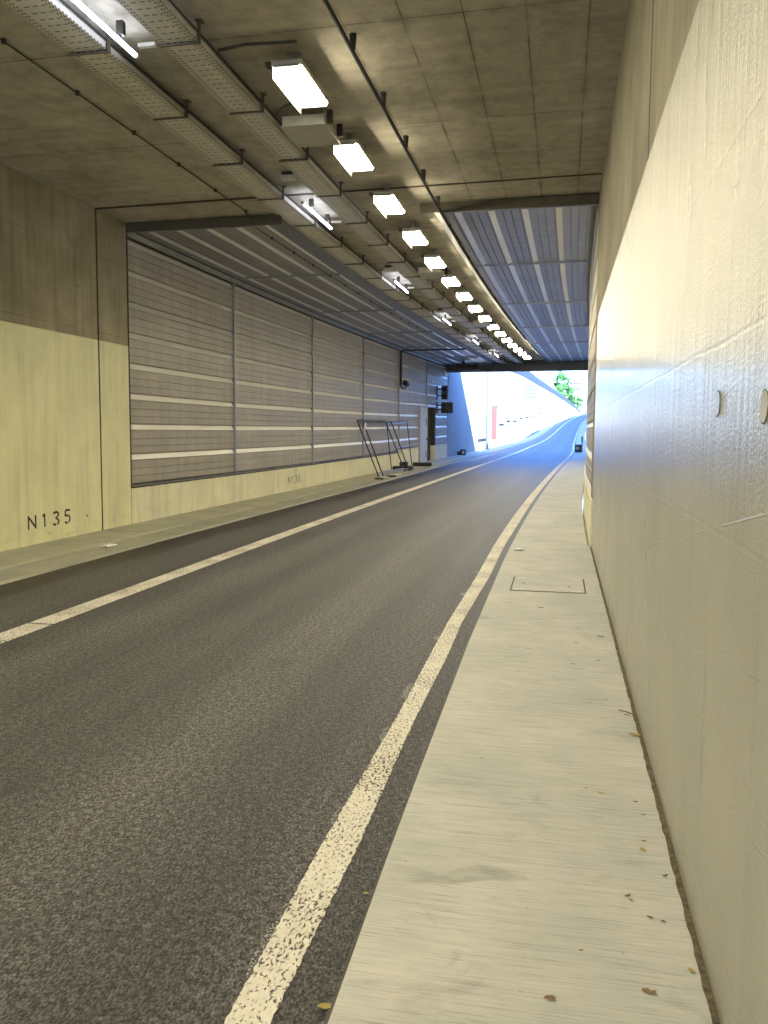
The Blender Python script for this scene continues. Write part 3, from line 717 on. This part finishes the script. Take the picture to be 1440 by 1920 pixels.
# cable trays: perforated sections on cantilever arms
def tray(name, c0, w, z, label, arms_side):
    t = empty(name, P(0, c0, z)); tag(t, label, "cable tray", "perforated cable trays under the ceiling")
    s = -2.62; k = 0; hw = w / 2
    edges = []
    while s < SE - 0.6:
        e = min(s + 1.52, SE - 0.5); off = 0.006 * (k % 2)
        mb = MB(); n = 2
        for j in range(n):
            a = s + 0.01 + (e - s - 0.02) * j / n; b = s + 0.01 + (e - s - 0.02) * (j + 1) / n; zz = z + off
            prof = [(-hw - 0.001, 0.06), (-hw, 0.0), (hw, 0.0), (hw + 0.001, 0.06)]
            for (l0, z0), (l1, z1) in zip(prof, prof[1:]):
                v0, v1 = (l0 * 0.17 / hw, l1 * 0.17 / hw) if z0 == z1 else (0.15 + z0 * .5, 0.15 + z1 * .5)
                q = [P(a, c0 + l0, zz + z0), P(b, c0 + l0, zz + z0), P(b, c0 + l1, zz + z1), P(a, c0 + l1, zz + z1)]
                mb.quad(q, [(a, v0), (b, v0), (b, v1), (a, v1)])
                q2 = [v + Vector((0, 0, 0.0022)) for v in q]; mb.quad(q2[::-1], [(a, v1), (b, v1), (b, v0), (a, v0)][::-1])
        mb.build("tray_section", M['tray'], t, weld=False)
        edges.append(e); s = e; k += 1
    for e in edges:
        m = MB(); m.sbox(e - 0.012, e + 0.012, c0 - hw - 0.01, c0 + hw + 0.03, z - 0.016, z - 0.003)
        m.sbox(e - 0.013, e + 0.013, c0 + hw + 0.014, c0 + hw + 0.034, z - 0.016, ceil_z(c0) - 0.012)
        m.sbox(e - 0.035, e + 0.035, c0 + hw + 0.002, c0 + hw + 0.06, ceil_z(c0) - 0.010, ceil_z(c0) - 0.002); m.build("bracket", M['bracket'], t)
    MB().sweep([(c0 + hw + 0.006, z + 0.075), (c0 + hw + 0.014, z + 0.075), (c0 + hw + 0.014, z + 0.09), (c0 + hw + 0.006, z + 0.09)], -2.6, SE - 0.6, 2).build("rail", M['dark'], t)
    mb = MB(); rr = random.Random(int(abs(c0) * 100))
    for j in range(5):
        l = c0 - hw + 0.05 + j * w / 5.5
        mb.tube([P(s_, l + rr.uniform(-.012, .012), z + 0.02 + 0.002 * j) for s_ in range(-3, 42, 3)], 0.011, 6)
    mb.build("cable_bundle", M['black'], t)
    return t
tray("cable_tray", -4.035, 0.34, 3.225, "left perforated cable tray, on the far side of the tube lights", 1)
tray("cable_tray", -3.2, 0.315, 3.225, "right perforated cable tray, between tube lights and yellow lamps", 1)

# black line cable with upright clamps
t = empty("hanging_cable", P(0, -1.87, 3.27)); tag(t, "black cable on upright clamps running along the ceiling right of the lamps", "cable")
n = [P(s * 0.5, -1.83, 3.262) for s in range(-6, 62)]
MB().tube(n, 0.02, 8).build("cable", M['black'], t)
for i in range(24):
    s = 5.75 + 1.26 * i
    if s > 30: break
    zt = ceil_z(-1.87) - (0.0 if s < YP else 0.10) 
    MB().tube([P(s, -1.83, 3.262), P(s + 0.0, -1.83, 3.315), P(s, -1.83, max(zt, 3.33))], 0.02, 8, 0.034).build("clamp", M['black'], t)
# thin conduit on the left of the ceiling
t = empty("thin_conduit", P(0, -4.85, 3.3)); tag(t, "thin conduit with round clips left of the cable trays", "conduit")
pts = [P(s * 0.5, -4.80, (ceil_z(-4.8) - 0.02) if s * 0.5 < 12.2 else ceil_z(-4.8) - 0.17) for s in range(-6, 56)]
MB().tube(pts, 0.0085, 6).build("conduit_run", M['dark'], t)
for i in range(24):
    s = 5.3 + 1.13 * i
    if s > 27.4: break
    zz = (ceil_z(-4.8) - 0.02) if s < 12.2 else ceil_z(-4.8) - 0.17
    MB().tube([P(s, -4.80, zz - 0.02), P(s, -4.80, zz + 0.02)], 0.022, 8).build("clip", M['dark'], t)

# flat grey boxes beside the lamp row
bl = ["flat light grey box on the ceiling between the first two yellow lamps", "flat light grey box beside the sixth yellow lamp", "flat light grey box far along the lamp row near the tenth lamp"]
for k, s in enumerate((8.66, 16.8, 25.2)):
    r = local(empty("ceiling_box", P(s, -2.70, 3.18), -heading(s))); tag(r, bl[k], "box", "flat grey boxes beside the lamps")
    m = MB(); m.box((0, 0, 0.05), (0.46, 0.60, 0.10)); bevel(m.build("box_body", M['box_grey'], r), 0.006)
    m = MB(); m.box((0, 0, -0.006), (0.49, 0.63, 0.012)); bevel(m.build("lid", M['box_grey'], r), 0.004)
    for y in (-0.2, 0.2):
        m = MB(); m.box((0.26, y, 0.1), (0.06, 0.04, 0.13)); m.build("bracket", M['dark'], r)
# small sensors above the tubes
sl_ = ["small white sensor box before the second tube light", "small white sensor box before the third tube light", "small white sensor box before the fourth tube light"]
for k, s in enumerate((10.35, 16.5, 22.7)):
    r = local(empty("sensor_box", P(s, -3.52, 3.24), -heading(s))); tag(r, sl_[k], "sensor", "small sensors between the trays")
    m = MB(); m.box((0, 0, 0.03), (0.2, 0.12, 0.05)); bevel(m.build("sensor_body", M['white_plastic'], r), 0.006)
    m = MB(); m.box((-0.02, 0.02, 0.08), (0.14, 0.1, 0.05)); m.build("mount", M['dark'], r)
# flexible conduits feeding the lamps
fl = ["straight conduit across the ceiling before the nearest yellow lamp", "short curved conduit from tray to nearest yellow lamp"]
for k, pts in enumerate(([P(6.85, -3.0, 3.30), P(6.86, -2.75, 3.335), P(6.9, -2.3, 3.335)], [P(8.0, -2.88, 3.18), P(8.02, -2.78, 3.25), P(8.03, -2.66, 3.29), P(8.0, -2.52, 3.3)])):
    o = MB().tube(pts, 0.014, 8).build("lamp_conduit", M['dark']); tag(o, fl[k], "conduit", "conduits feeding the lamps")

# ------------------------------------------------------------------ equipment on the far left wall
t = empty("wall_camera", P(32.4, XL + 0.1, 1.7)); tag(t, "small dark camera at the end of the pipe down the left wall", "camera")
MB().tube([P(32.4, XL + 0.09, 3.1), P(32.4, XL + 0.09, 1.72)], 0.045, 8).build("pipe", M['dark'], t)
MB().tube([P(32.4, XL + 0.09, 1.72), P(32.45, XL + 0.14, 1.62), P(32.7, XL + 0.22, 1.66)], 0.03, 8).build("bent_arm", M['dark'], t)
MB().tube([P(32.55, XL + 0.22, 1.84), P(32.9, XL + 0.22, 1.8)], 0.11, 12).build("camera_body", M['dark'], t)
o = MB().tube([P(32.4, l, 3.12) for l in (XL + 0.09, -6.2, -5.5, -4.9, -4.3)], 0.03, 8).build("cross_pipe", M['dark']); tag(o, "dark pipe crossing the ceiling panels from left wall to tray", "pipe")
# two signal heads
def signal(z0, z1, w, label, lenses):
    r = empty("signal_head", P(40.2, -6.75, z0)); tag(r, label, "signal", "dark signal heads on the left wall")
    s = 40.0
    m = MB(); m.sbox(s, s + 0.22, -6.72, -6.72 + w, z0, z1); bevel(m.build("housing", M['dark'], r), 0.02)
    m = MB(); m.sbox(s + 0.05, s + 0.15, XL + 0.01, -6.72, z1 - 0.2, z1 - 0.14); m.sbox(s + 0.05, s + 0.15, XL + 0.01, -6.72, z0 + 0.14, z0 + 0.2)
    m.sbox(s + 0.03, s + 0.17, XL + 0.01, XL + 0.06, z0, z1); m.build("wall_bracket", M['dark'], r)
    for (dl, dz, rad) in lenses:
        MB().tube([P(s - 0.012, -6.72 + dl, z0 + dz), P(s + 0.01, -6.72 + dl, z0 + dz)], rad, 14).build("lens", M['lens'], r)
    return r
signal(1.38, 2.05, 0.30, "tall dark signal head, upper of two on the left wall", [(0.15, 0.17, 0.1), (0.15, 0.48, 0.1)])
signal(0.72, 1.25, 0.56, "wide dark lane signal with grid face below the tall signal", [(0.15, 0.14, 0.09), (0.41, 0.14, 0.09), (0.15, 0.39, 0.09), (0.41, 0.39, 0.09)])
# loudspeaker and box under the end of the roof
t = empty("horn_speaker", P(41, -5.9, 3.1)); tag(t, "dark box with horn loudspeaker hung at the left of the portal beam", "loudspeaker")
m = MB(); m.sbox(40.2, 40.6, -6.05, -5.35, 2.88, 3.1); bevel(m.build("box_body", M['dark'], t), 0.02)
MB().tube([P(40.3, -5.35, 2.97), P(40.25, -5.15, 2.95), P(40.2, -4.98, 2.93)], 0.07, 12, 0.13).build("horn", M['dark'], t)
MB().sbox(40.2, 40.5, -6.6, -4.9, 2.79, 2.87).build("mounting_rail", M['dark'], t)
MB().sbox(40.3, 40.4, -5.75, -5.65, 3.1, 3.26).build("hanger", M['dark'], t)
o = MB().tube([P(41.5, XL + 0.12, 2.6), P(41.5, XL + 0.12, 2.95)], 0.05, 8).build("white_lamp", M['white_plastic']); tag(o, "small white cylinder lamp on the wall above the signals", "lamp")
# floor level guide light box
t = empty("guide_light", P(49.5, XL + 0.15, H)); tag(t, "small dark guide light box on the kerb before the tunnel mouth", "guide light")
m = MB(); m.sbox(46.0, 46.3, -6.75, -6.45, H, H + 0.32); bevel(m.build("box_body", M['dark'], t), 0.02)
MB().sbox(45.985, 46.0, -6.62, -6.5, H + 0.08, H + 0.24).build("glass", M['white_plastic'], t)
MB().sbox(46.05, 46.25, -6.9, -6.75, H, H + 0.2).build("cable_box", M['dark'], t)
t = empty("marker_light", P(57, -0.3, H)); tag(t, "small dark marker with round lens on the right kerb far ahead", "marker")
m = MB(); m.sbox(52.0, 52.3, -0.62, -0.22, H + 0.02, H + 0.5); bevel(m.build("housing", M['dark'], t), 0.03)
MB().tube([P(51.985, -0.46, H + 0.28), P(52.0, -0.46, H + 0.28)], 0.09, 14).build("lens", M['steel'], t)
MB().sbox(52.3, 52.36, -0.24, -0.16, H + 0.02, H + 1.0).build("post", M['steel'], t)
MB().sbox(52.29, 52.3, -0.26, -0.14, H + 0.62, H + 0.98).build("green_plate", simple("green_plate", (0.03, 0.35, 0.2), 0.5), t)

# ------------------------------------------------------------------ steel barrier frames against the left wall
def frame(label, c, r=0.022, mids=(), mat='dark'):
    """c: four corner points bottom-left, top-left, top-right, bottom-right"""
    t = empty("steel_barrier", c[0]); tag(t, label, "barrier", "steel barrier frames leaning by the left wall")
    bl_, tl_, tr, br = c
    MB().tube([bl_, tl_], r, 8).build("upright", M[mat], t); MB().tube([br, tr], r, 8).build("upright", M[mat], t)
    MB().tube([tl_, tr], r, 8).build("top_rail", M[mat], t)
    for k, m_ in mids: 
        MB().tube([bl_.lerp(tl_, k), br.lerp(tr, k)], r * 0.8, 8).build("rail", M[m_], t)
    return t
frame("tall dark barrier frame leaning with pale lower rail, nearer one", [P(26.6, -6.25, H), P(26.25, -6.9, 0.32), P(30.0, -6.9, 0.32), P(29.8, -6.08, H)], 0.022, ((0.07, 'trim'),))
frame("second dark barrier frame leaning behind the nearer one", [P(27.1, -6.22, H), P(26.85, -6.86, 0.24), P(30.75, -6.86, 0.3), P(30.35, -6.05, H)], 0.022, ((0.05, 'trim'), ))
frame("upright dark barrier frame standing in rubber feet by the door", [P(30.3, -6.72, H + 0.05), P(30.05, -6.86, 0.27), P(33.6, -6.9, 0.31), P(33.9, -6.75, H + 0.05)], 0.018, ((0.45, 'trim'), (0.97, 'trim')))
for lb, s, l, rot in (("dark rubber barrier foot with upright socket under the frames", 30.9, -6.4, 0), ("flat dark rubber barrier foot on the pavement before the door", 34.0, -6.3, 0)):
    t = empty("rubber_block", P(s, l, H)); tag(t, lb, "barrier foot", "rubber feet of the barrier frames")
    m = MB(); m.sbox(s - 0.16, s + 0.16, l - 0.4, l + 0.36, H + 0.0, H + 0.15); bevel(m.build("foot_block", M['black'], t), 0.03)
    if s < 32:
        m = MB(); m.sbox(s + 0.15, s + 0.45, l - 0.2, l + 0.1, H + 0.0, H + 0.3); bevel(m.build("stacked_block", M['black'], t), 0.03)
o = MB().sbox(26.75, 26.95, -6.80, -6.775, 0.0, 0.24).build("paper_tag", M['paper']); tag(o, "white tag fixed near the top of the nearer barrier frame", "tag")
# pieces of grating and rubble at the kerb edge
for k, (s, l) in enumerate(((25.9, -6.05), (26.6, -6.02), (27.3, -6.0), (28.2, -6.02))):
    o = MB(); o.box(P(s, l, H - 0.01), (0.28, 0.12 + 0.04 * k, 0.05), Matrix.Rotation(0.3 * k, 3, 'Z')); o = o.build("kerb_debris", M['white_plastic'] if k % 2 else M['joint']); bevel(o, 0.012)
    tag(o, ["dark fragment lying on the kerb, nearest of four", "small pale fragment on the kerb before the barrier frames", "dark fragment on the kerb under the barrier frames", "pale fragment on the kerb, farthest of four"][k], "debris", "fragments along the kerb edge")

# ------------------------------------------------------------------ manhole cover, litter, leaves
t = empty("inspection_cover", P(8.6, -0.08, H)); tag(t, "rectangular metal rimmed inspection cover set in the right pavement", "cover")
a, b, l0, l1 = 7.95, 8.75, -0.45, 0.285
m = MB(); m.sbox(a, b, l0, l1, H - 0.05, H + 0.0035); m.build("rim", M['joint'], t)
m = MB(); m.sbox(a + 0.014, b - 0.014, l0 + 0.014, l1 - 0.014, H - 0.05, H + 0.006); m.build("lid", M['pave'], t)
for (s, l) in ((a + 0.07, l0 + 0.09), (b - 0.07, l0 + 0.09), (a + 0.07, l1 - 0.09), (b - 0.07, l1 - 0.09)):
    m = MB(); m.sbox(s - 0.012, s + 0.012, l - 0.05, l + 0.05, H + 0.004, H + 0.0078); m.build("steel_corner", M['white_plastic'], t)
for (s, l) in ((a + 0.4, l0 + 0.12), (a + 0.3, l1 - 0.16)):
    m = MB(); m.tube([P(s, l, H + 0.002), P(s, l, H + 0.0075)], 0.014, 10); m.build("lifting_hole", M['joint'], t)
def crumple(name, c, sx, sy, sz, mat, label, cat):
    bm = bmesh.new(); bmesh.ops.create_grid(bm, x_segments=8, y_segments=6, size=0.5); rr = random.Random(len(label))
    for v in bm.verts: v.co = Vector((v.co.x * sx, v.co.y * sy, sz * (0.35 + rr.uniform(0, 0.65)) * (1 - (abs(v.co.x) * 2) ** 4 * 0.7)))
    me = bpy.data.meshes.new(name); bm.to_mesh(me); bm.free(); me.materials.append(mat)
    o = bpy.data.objects.new(name, me); link(o); o.location = c; md = o.modifiers.new("thick", 'SOLIDIFY'); md.thickness = 0.003
    return tag(o, label, cat)
crumple("paper_scrap", P(10.82, -0.5, H + 0.004), 0.13, 0.12, 0.03, M['paper'], "crumpled white paper scrap on the right pavement beyond the cover", "litter")
crumple("paper_scrap", P(10.05, -6.02, H - 0.03), 0.12, 0.25, 0.035, M['paper'], "crumpled white scrap on the left kerb near the wall joint", "litter")
def leaf_mesh(name, mat, n=7, seed=1, curl=0.25):
    rr = random.Random(seed); bm = bmesh.new(); L = 1.0; rows = []
    for i in range(n):
        u = i / (n - 1); w = 0.34 * math.sin(math.pi * min(1, u * 0.93 + 0.03)) ** 0.8 * (1 + rr.uniform(-.25, .25)) + 0.01
        z = curl * math.sin(u * 2.6 + seed) * 0.5 + 0.12
        rows.append([bm.verts.new((u - 0.5, -w, z + curl * 0.4 * rr.random())), bm.verts.new((u - 0.5, 0, z - 0.03)), bm.verts.new((u - 0.5, w, z + curl * 0.4 * rr.random()))])
    for A, B in zip(rows, rows[1:]):
        for k in (0, 1): bm.faces.new((A[k], B[k], B[k + 1], A[k + 1]))
    me = bpy.data.meshes.new(name); bm.to_mesh(me); bm.free(); me.materials.append(mat); return me
LM = [leaf_mesh("fallen_leaf", M['leaf'], seed=1), leaf_mesh("fallen_leaf", M['leaf'], seed=4, curl=0.5), leaf_mesh("fallen_leaf", M['leaf_yellow'], seed=2)]
leaves = [(7.43, -0.13, .05, 1, "dark curled leaf just in front of the inspection cover"), (5.96, -0.18, .045, 2, "small yellowish leaf in the middle of the pavement nearer than the cover"),
 (6.68, 0.18, .03, 0, "small dark leaf right of the curled leaf below the cover"), (4.35, 0.415, .06, 2, "yellow leaf caught in the gap at the wall foot"), (2.3, 0.28, .04, 1, "brown curled leaf near the wall at the bottom of the view"),
 (2.21, 0.01, .035, 0, "dark leaf in the middle of the pavement at the bottom edge"), (2.14, -0.61, .045, 2, "yellow leaf on the pavement edge beside the asphalt at bottom"), (3.59, 0.21, .032, 2, "pale yellow leaf lying halfway up the near pavement"),
 (6.45, 0.34, .05, 0, "thin dark leaf near the wall foot beyond the yellow leaf"), (6.22, 0.15, .03, 0, "dark speck of leaf just left of the thin leaf by the wall"), (3.54, 0.35, .025, 1, "tiny leaf bit nearest above the paired bits close to the wall"), (3.42, 0.37, .02, 1, "first of the tiny leaf bits in the line beside the wall gap"), (3.19, 0.35, .02, 0, "dark leaf bit lower in the line beside the wall gap"), (3.12, 0.34, .03, 2, "yellowish bit lowest in the line beside the wall gap"),
 (2.79, 0.26, .022, 1, "left one of the two leaf bits lying close together below the line"), (2.76, 0.27, .02, 2, "ochre right one of the two leaf bits lying close together"), (2.67, 0.32, .022, 0, "dark leaf bit in the lower pair beside the wall, left one"), (2.66, 0.36, .02, 1, "dark leaf bit in the lower pair beside the wall, right one"), (4.28, -0.76, .03, 2, "yellow leaf lying on the white line"), (2.73, -0.63, .025, 2, "yellow leaf at the asphalt edge beside the near pavement"),
 (3.63, 0.15, .018, 0, "tiny dark speck halfway to the wall near the pale yellow leaf"), (3.87, -0.33, .015, 0, "tiny dark speck on the road side of the pavement past midway"), (7.02, -0.01, .025, 0, "small dark leaf bit in the middle just nearer than the cover"), (5.63, 0.12, .03, 0, "small dark leaf bit right of the middle above the twig"), (5.75, 0.29, .035, 0, "brown leaf bit close to the wall between cover and twig"), (4.9, 0.3, .02, 0, "small leaf bit just beyond the twig at the wall foot"), (5.2, -0.1, .016, 0, "tiny speck in the pavement middle beyond the twig"), (2.45, 0.1, .015, 1, "tiny speck between the two brown leaves at the bottom"), (4.66, 0.40, .035, 1, "brown leaf bit at the near end of the twig by the gap"),
 (2.95, 0.40, .02, 1, "brown leaf bit in the gap level with the lower pair"), (2.42, 0.41, .025, 2, "ochre leaf in the wall gap at the bottom right")]
rr = random.Random(21)
for s, l, sz, k, lb in leaves:
    s -= 0.25
    o = bpy.data.objects.new("fallen_leaf", LM[k]); link(o); zz = RD if l < tabl(s, KERB) else H
    o.location = P(s, l, zz + 0.004); o.scale = (sz, sz * 0.8, sz * 0.5); o.rotation_euler = (0, 0, rr.uniform(-0.7, 0.7))
    tag(o, lb or "tiny dry leaf fragment scattered on the right pavement", "leaf", "dry leaves scattered on the pavement")
o = MB().tube([P(4.47, 0.36, H + .008), P(4.43, 0.40, H + .014), P(4.39, 0.445, H + .01)], 0.003, 6).build("twig", M['leaf']); tag(o, "thin twig lying across the gap at the wall foot", "twig")

# ------------------------------------------------------------------ outside the mouth
t = empty("retaining_wall", P(SE, XL, H)); tag(t, "long sunlit pale retaining wall left of the ramp, sloping down with distance", "wall")
def ext(lat, out, a, b, parent, name, mat, zt, zb, step=4.0):
    mb = MB(); n = int((b - a) / step); ss = [a + (b - a) * i / n for i in range(n + 1)]
    for p, q in zip(ss, ss[1:]):
        A = [P(p, lat, zb(p)), P(p, lat, zt(p)), P(p, lat + out, zt(p)), P(p, lat + out, zb(p))]
        B = [P(q, lat, zb(q)), P(q, lat, zt(q)), P(q, lat + out, zt(q)), P(q, lat + out, zb(q))]
        for k in range(4): mb.quad([A[k], B[k], B[(k + 1) % 4], A[(k + 1) % 4]], [(p, A[k].z), (q, B[k].z), (q, B[(k + 1) % 4].z), (p, A[(k + 1) % 4].z)])
    mb.quad(A); return mb.build(name, mat, parent)
ext(XL, -0.5, SE + 0.005, 340, t, "wall_face", M['ext_wall'], lambda s: wall_top(s) - 1.1, lambda s: H - 0.3)
ext(XL + 0.06, -0.6, SE + 0.45, 340, t, "coping", M['coping'], wall_top, lambda s: wall_top(s) - 1.098)
t = empty("retaining_wall", P(SE, XR, H)); tag(t, "shaded retaining wall on the right of the ramp, hidden past the tunnel", "wall")
ext(XR + 0.03, 0.5, SE + 0.005, 340, t, "wall_face", M['ext_wall'], lambda s: max(wall_top(s), 6.5) if s < 104 else wall_top(s) + 0.1, lambda s: H - 0.3)
# lamp post, red cabinet, wall rails, sign
t = empty("lamp_post", P(57.5, XL + 0.35, H)); tag(t, "slim grey lamp post standing just outside the tunnel mouth", "lamp post")
MB().tube([P(57.5, XL + 0.35, H), P(57.5, XL + 0.35, 6.5)], 0.09, 10, 0.06).build("pole", M['pole'], t)
MB().tube([P(57.5, XL + 0.35, H), P(57.5, XL + 0.35, H + 0.3)], 0.13, 10).build("base", M['steel'], t)
MB().sbox(57.3, 57.7, XL + 0.3, XL + 1.2, 6.45, 6.55).build("lamp_head", M['box_grey'], t)
t = empty("emergency_cabinet", P(64.2, XL + 0.3, H)); tag(t, "tall red emergency cabinet against the sunlit wall", "cabinet")
m = MB(); m.sbox(63.9, 64.5, XL + 0.01, XL + 0.35, -0.9, 1.45); bevel(m.build("cabinet_body", M['red'], t), 0.02)
MB().sbox(63.9, 64.5, XL + 0.01, XL + 0.45, 1.452, 1.6).build("top_sign", M['dark'], t)
MB().sbox(63.98, 64.42, XL + 0.35, XL + 0.362, -0.75, 1.3).build("door", M['red'], t)
MB().sbox(64.0, 64.4, XL + 0.02, XL + 0.3, H, -0.902).build("cabinet_foot", simple("orange_base", (0.6, 0.25, 0.08), 0.5), t)
for k, (s, z, L) in enumerate(((58.5, 0.2, 5.0), (70.5, 0.15, 4.5), (78, 0.5, 4.5), (86.5, 0.55, 4.5), (96, 0.9, 4.5), (107, 1.0, 5.0), (120, 1.1, 6), (135, 1.3, 6))):
    if k == 0: z = -0.95; s = 55.0
    o = MB().sbox(s, s + L, XL + 0.004, XL + 0.07, z, z + 0.14).build("wall_rail", M['black'])
    tag(o, ["lowest thin grey rail on the wall before the red cabinet"] [0] if k == 0 else "%s of the short grey rails stepping up the sunlit wall beyond the red cabinet" % ["", "first", "second", "third", "fourth", "fifth", "sixth", "seventh"][k], "rail", "short rails stepping up the sunlit wall")
t = empty("wall_sign", P(100, XL + 0.5, 2.5)); tag(t, "small teal and white slatted sign standing before the sunlit wall", "sign")
for k in range(4): MB().sbox(100, 100.15, XL + 0.25, XL + 1.5, 3.3 + 0.42 * k, 3.58 + 0.42 * k).build("slat", M['sign_teal'], t)
MB().sbox(100.02, 100.12, XL + 0.26, XL + 0.38, 2.3, 3.298).build("bracket", M['steel'], t)

# tree, building and poles beyond the wall top
def tree(name, s, lat, zb, h, rad, label, seed):
    rr = random.Random(seed); t = empty(name, P(s, lat, zb)); tag(t, label, "tree", "green trees beyond the sunlit wall")
    base = P(s, lat, zb); mb = MB(); mb.tube([base, base + Vector((0.1, 0, h * 0.35)), base + Vector((-0.1, 0, h * 0.7))], 0.28, 8, 0.08)
    for k in range(9):
        a = rr.uniform(0, 6.28); z = h * rr.uniform(0.3, 0.65)
        mb.tube([base + Vector((0, 0, z)), base + Vector((math.cos(a) * rad * 0.6, math.sin(a) * rad * 0.6, z + h * 0.2))], 0.09, 6, 0.03)
    mb.build("trunk", M['bark'], t)
    mb = MB(); cl_ = []
    for k in range(34):
        u = rr.uniform(0, 6.28); v = rr.uniform(-1, 1); r_ = rad * rr.uniform(0.1, 1.0)
        cl_.append((base + Vector((math.cos(u) * r_ * (1 - v * v * 0.6), math.sin(u) * r_ * (1 - v * v * 0.6), h * 0.62 + v * h * 0.36)), rad * rr.uniform(0.22, 0.4)))
    for c, r_ in cl_:
        for j in range(260):
            d = Vector((rr.gauss(0, 1), rr.gauss(0, 1), rr.gauss(0, 1))).normalized() * r_ * rr.uniform(0.3, 1.1)
            p = c + d; a = Vector((rr.gauss(0, 1), rr.gauss(0, 1), rr.gauss(0, 1))).normalized(); b = a.cross(d).normalized() if a.cross(d).length > 0 else Vector((1, 0, 0)); sz = rr.uniform(0.14, 0.3)
            mb.quad([p - a * sz, p + b * sz * 0.6, p + a * sz, p - b * sz * 0.6])
    mb.build("crown", M['foliage'], t, weld=False)
tree("leafy_tree", 285, -11.6, 0.0, 12.5, 3.6, "tall bright green tree rising over the top of the sunlit wall", 4)
tree("leafy_tree", 300, -8.9, -0.5, 7.5, 2.4, "lower green tree right of the tall one along the wall top", 9)
tree("leafy_tree", 318, -7.6, -1.0, 5.0, 2.0, "smallest green tree where the wall top meets the road", 12)
t = empty("pale_building", P(300, -32, 2)); tag(t, "pale building with two rows of dark windows behind the trees", "building")
zb = wall_top(236)
MB().sbox(335, 344, -13.5, -6.6, -2, 12.0).build("wall", M['facade'], t)
MB().sbox(334.8, 344.2, -13.7, -6.4, 12.002, 12.3).build("roof", M['box_grey'], t)
for r_ in range(2):
    for k in range(5):
        MB().sbox(334.9, 334.98, -13.0 + k * 1.25, -12.1 + k * 1.25, 6.6 + 2.2 * r_, 7.7 + 2.2 * r_).build("window", M['glass'], t)

for k, (s, l, h, lb) in enumerate(((200, -8.6, 7, "thin pale pole rising above the wall top, left of the trees"), (300, -7.2, 14, "thin grey pole right of the trees near the road"))):
    t = empty("light_pole", P(s, l, wall_top(s) - 1)); tag(t, lb, "pole", "poles beyond the wall")
    MB().tube([P(s, l, wall_top(s) - 1), P(s, l, wall_top(s) - 1 + h * 0.45)], 0.12, 8, 0.07).build("shaft", M['box_grey'], t)
    MB().sbox(s, s + 0.3, l, l + 1.2, wall_top(s) - 1 + h * 0.45, wall_top(s) - 0.85 + h * 0.45).build("lamp_head", M['box_grey'], t)

SC.cycles.sample_clamp_indirect = 8.0
SC.cycles.max_bounces = 10; SC.cycles.diffuse_bounces = 5
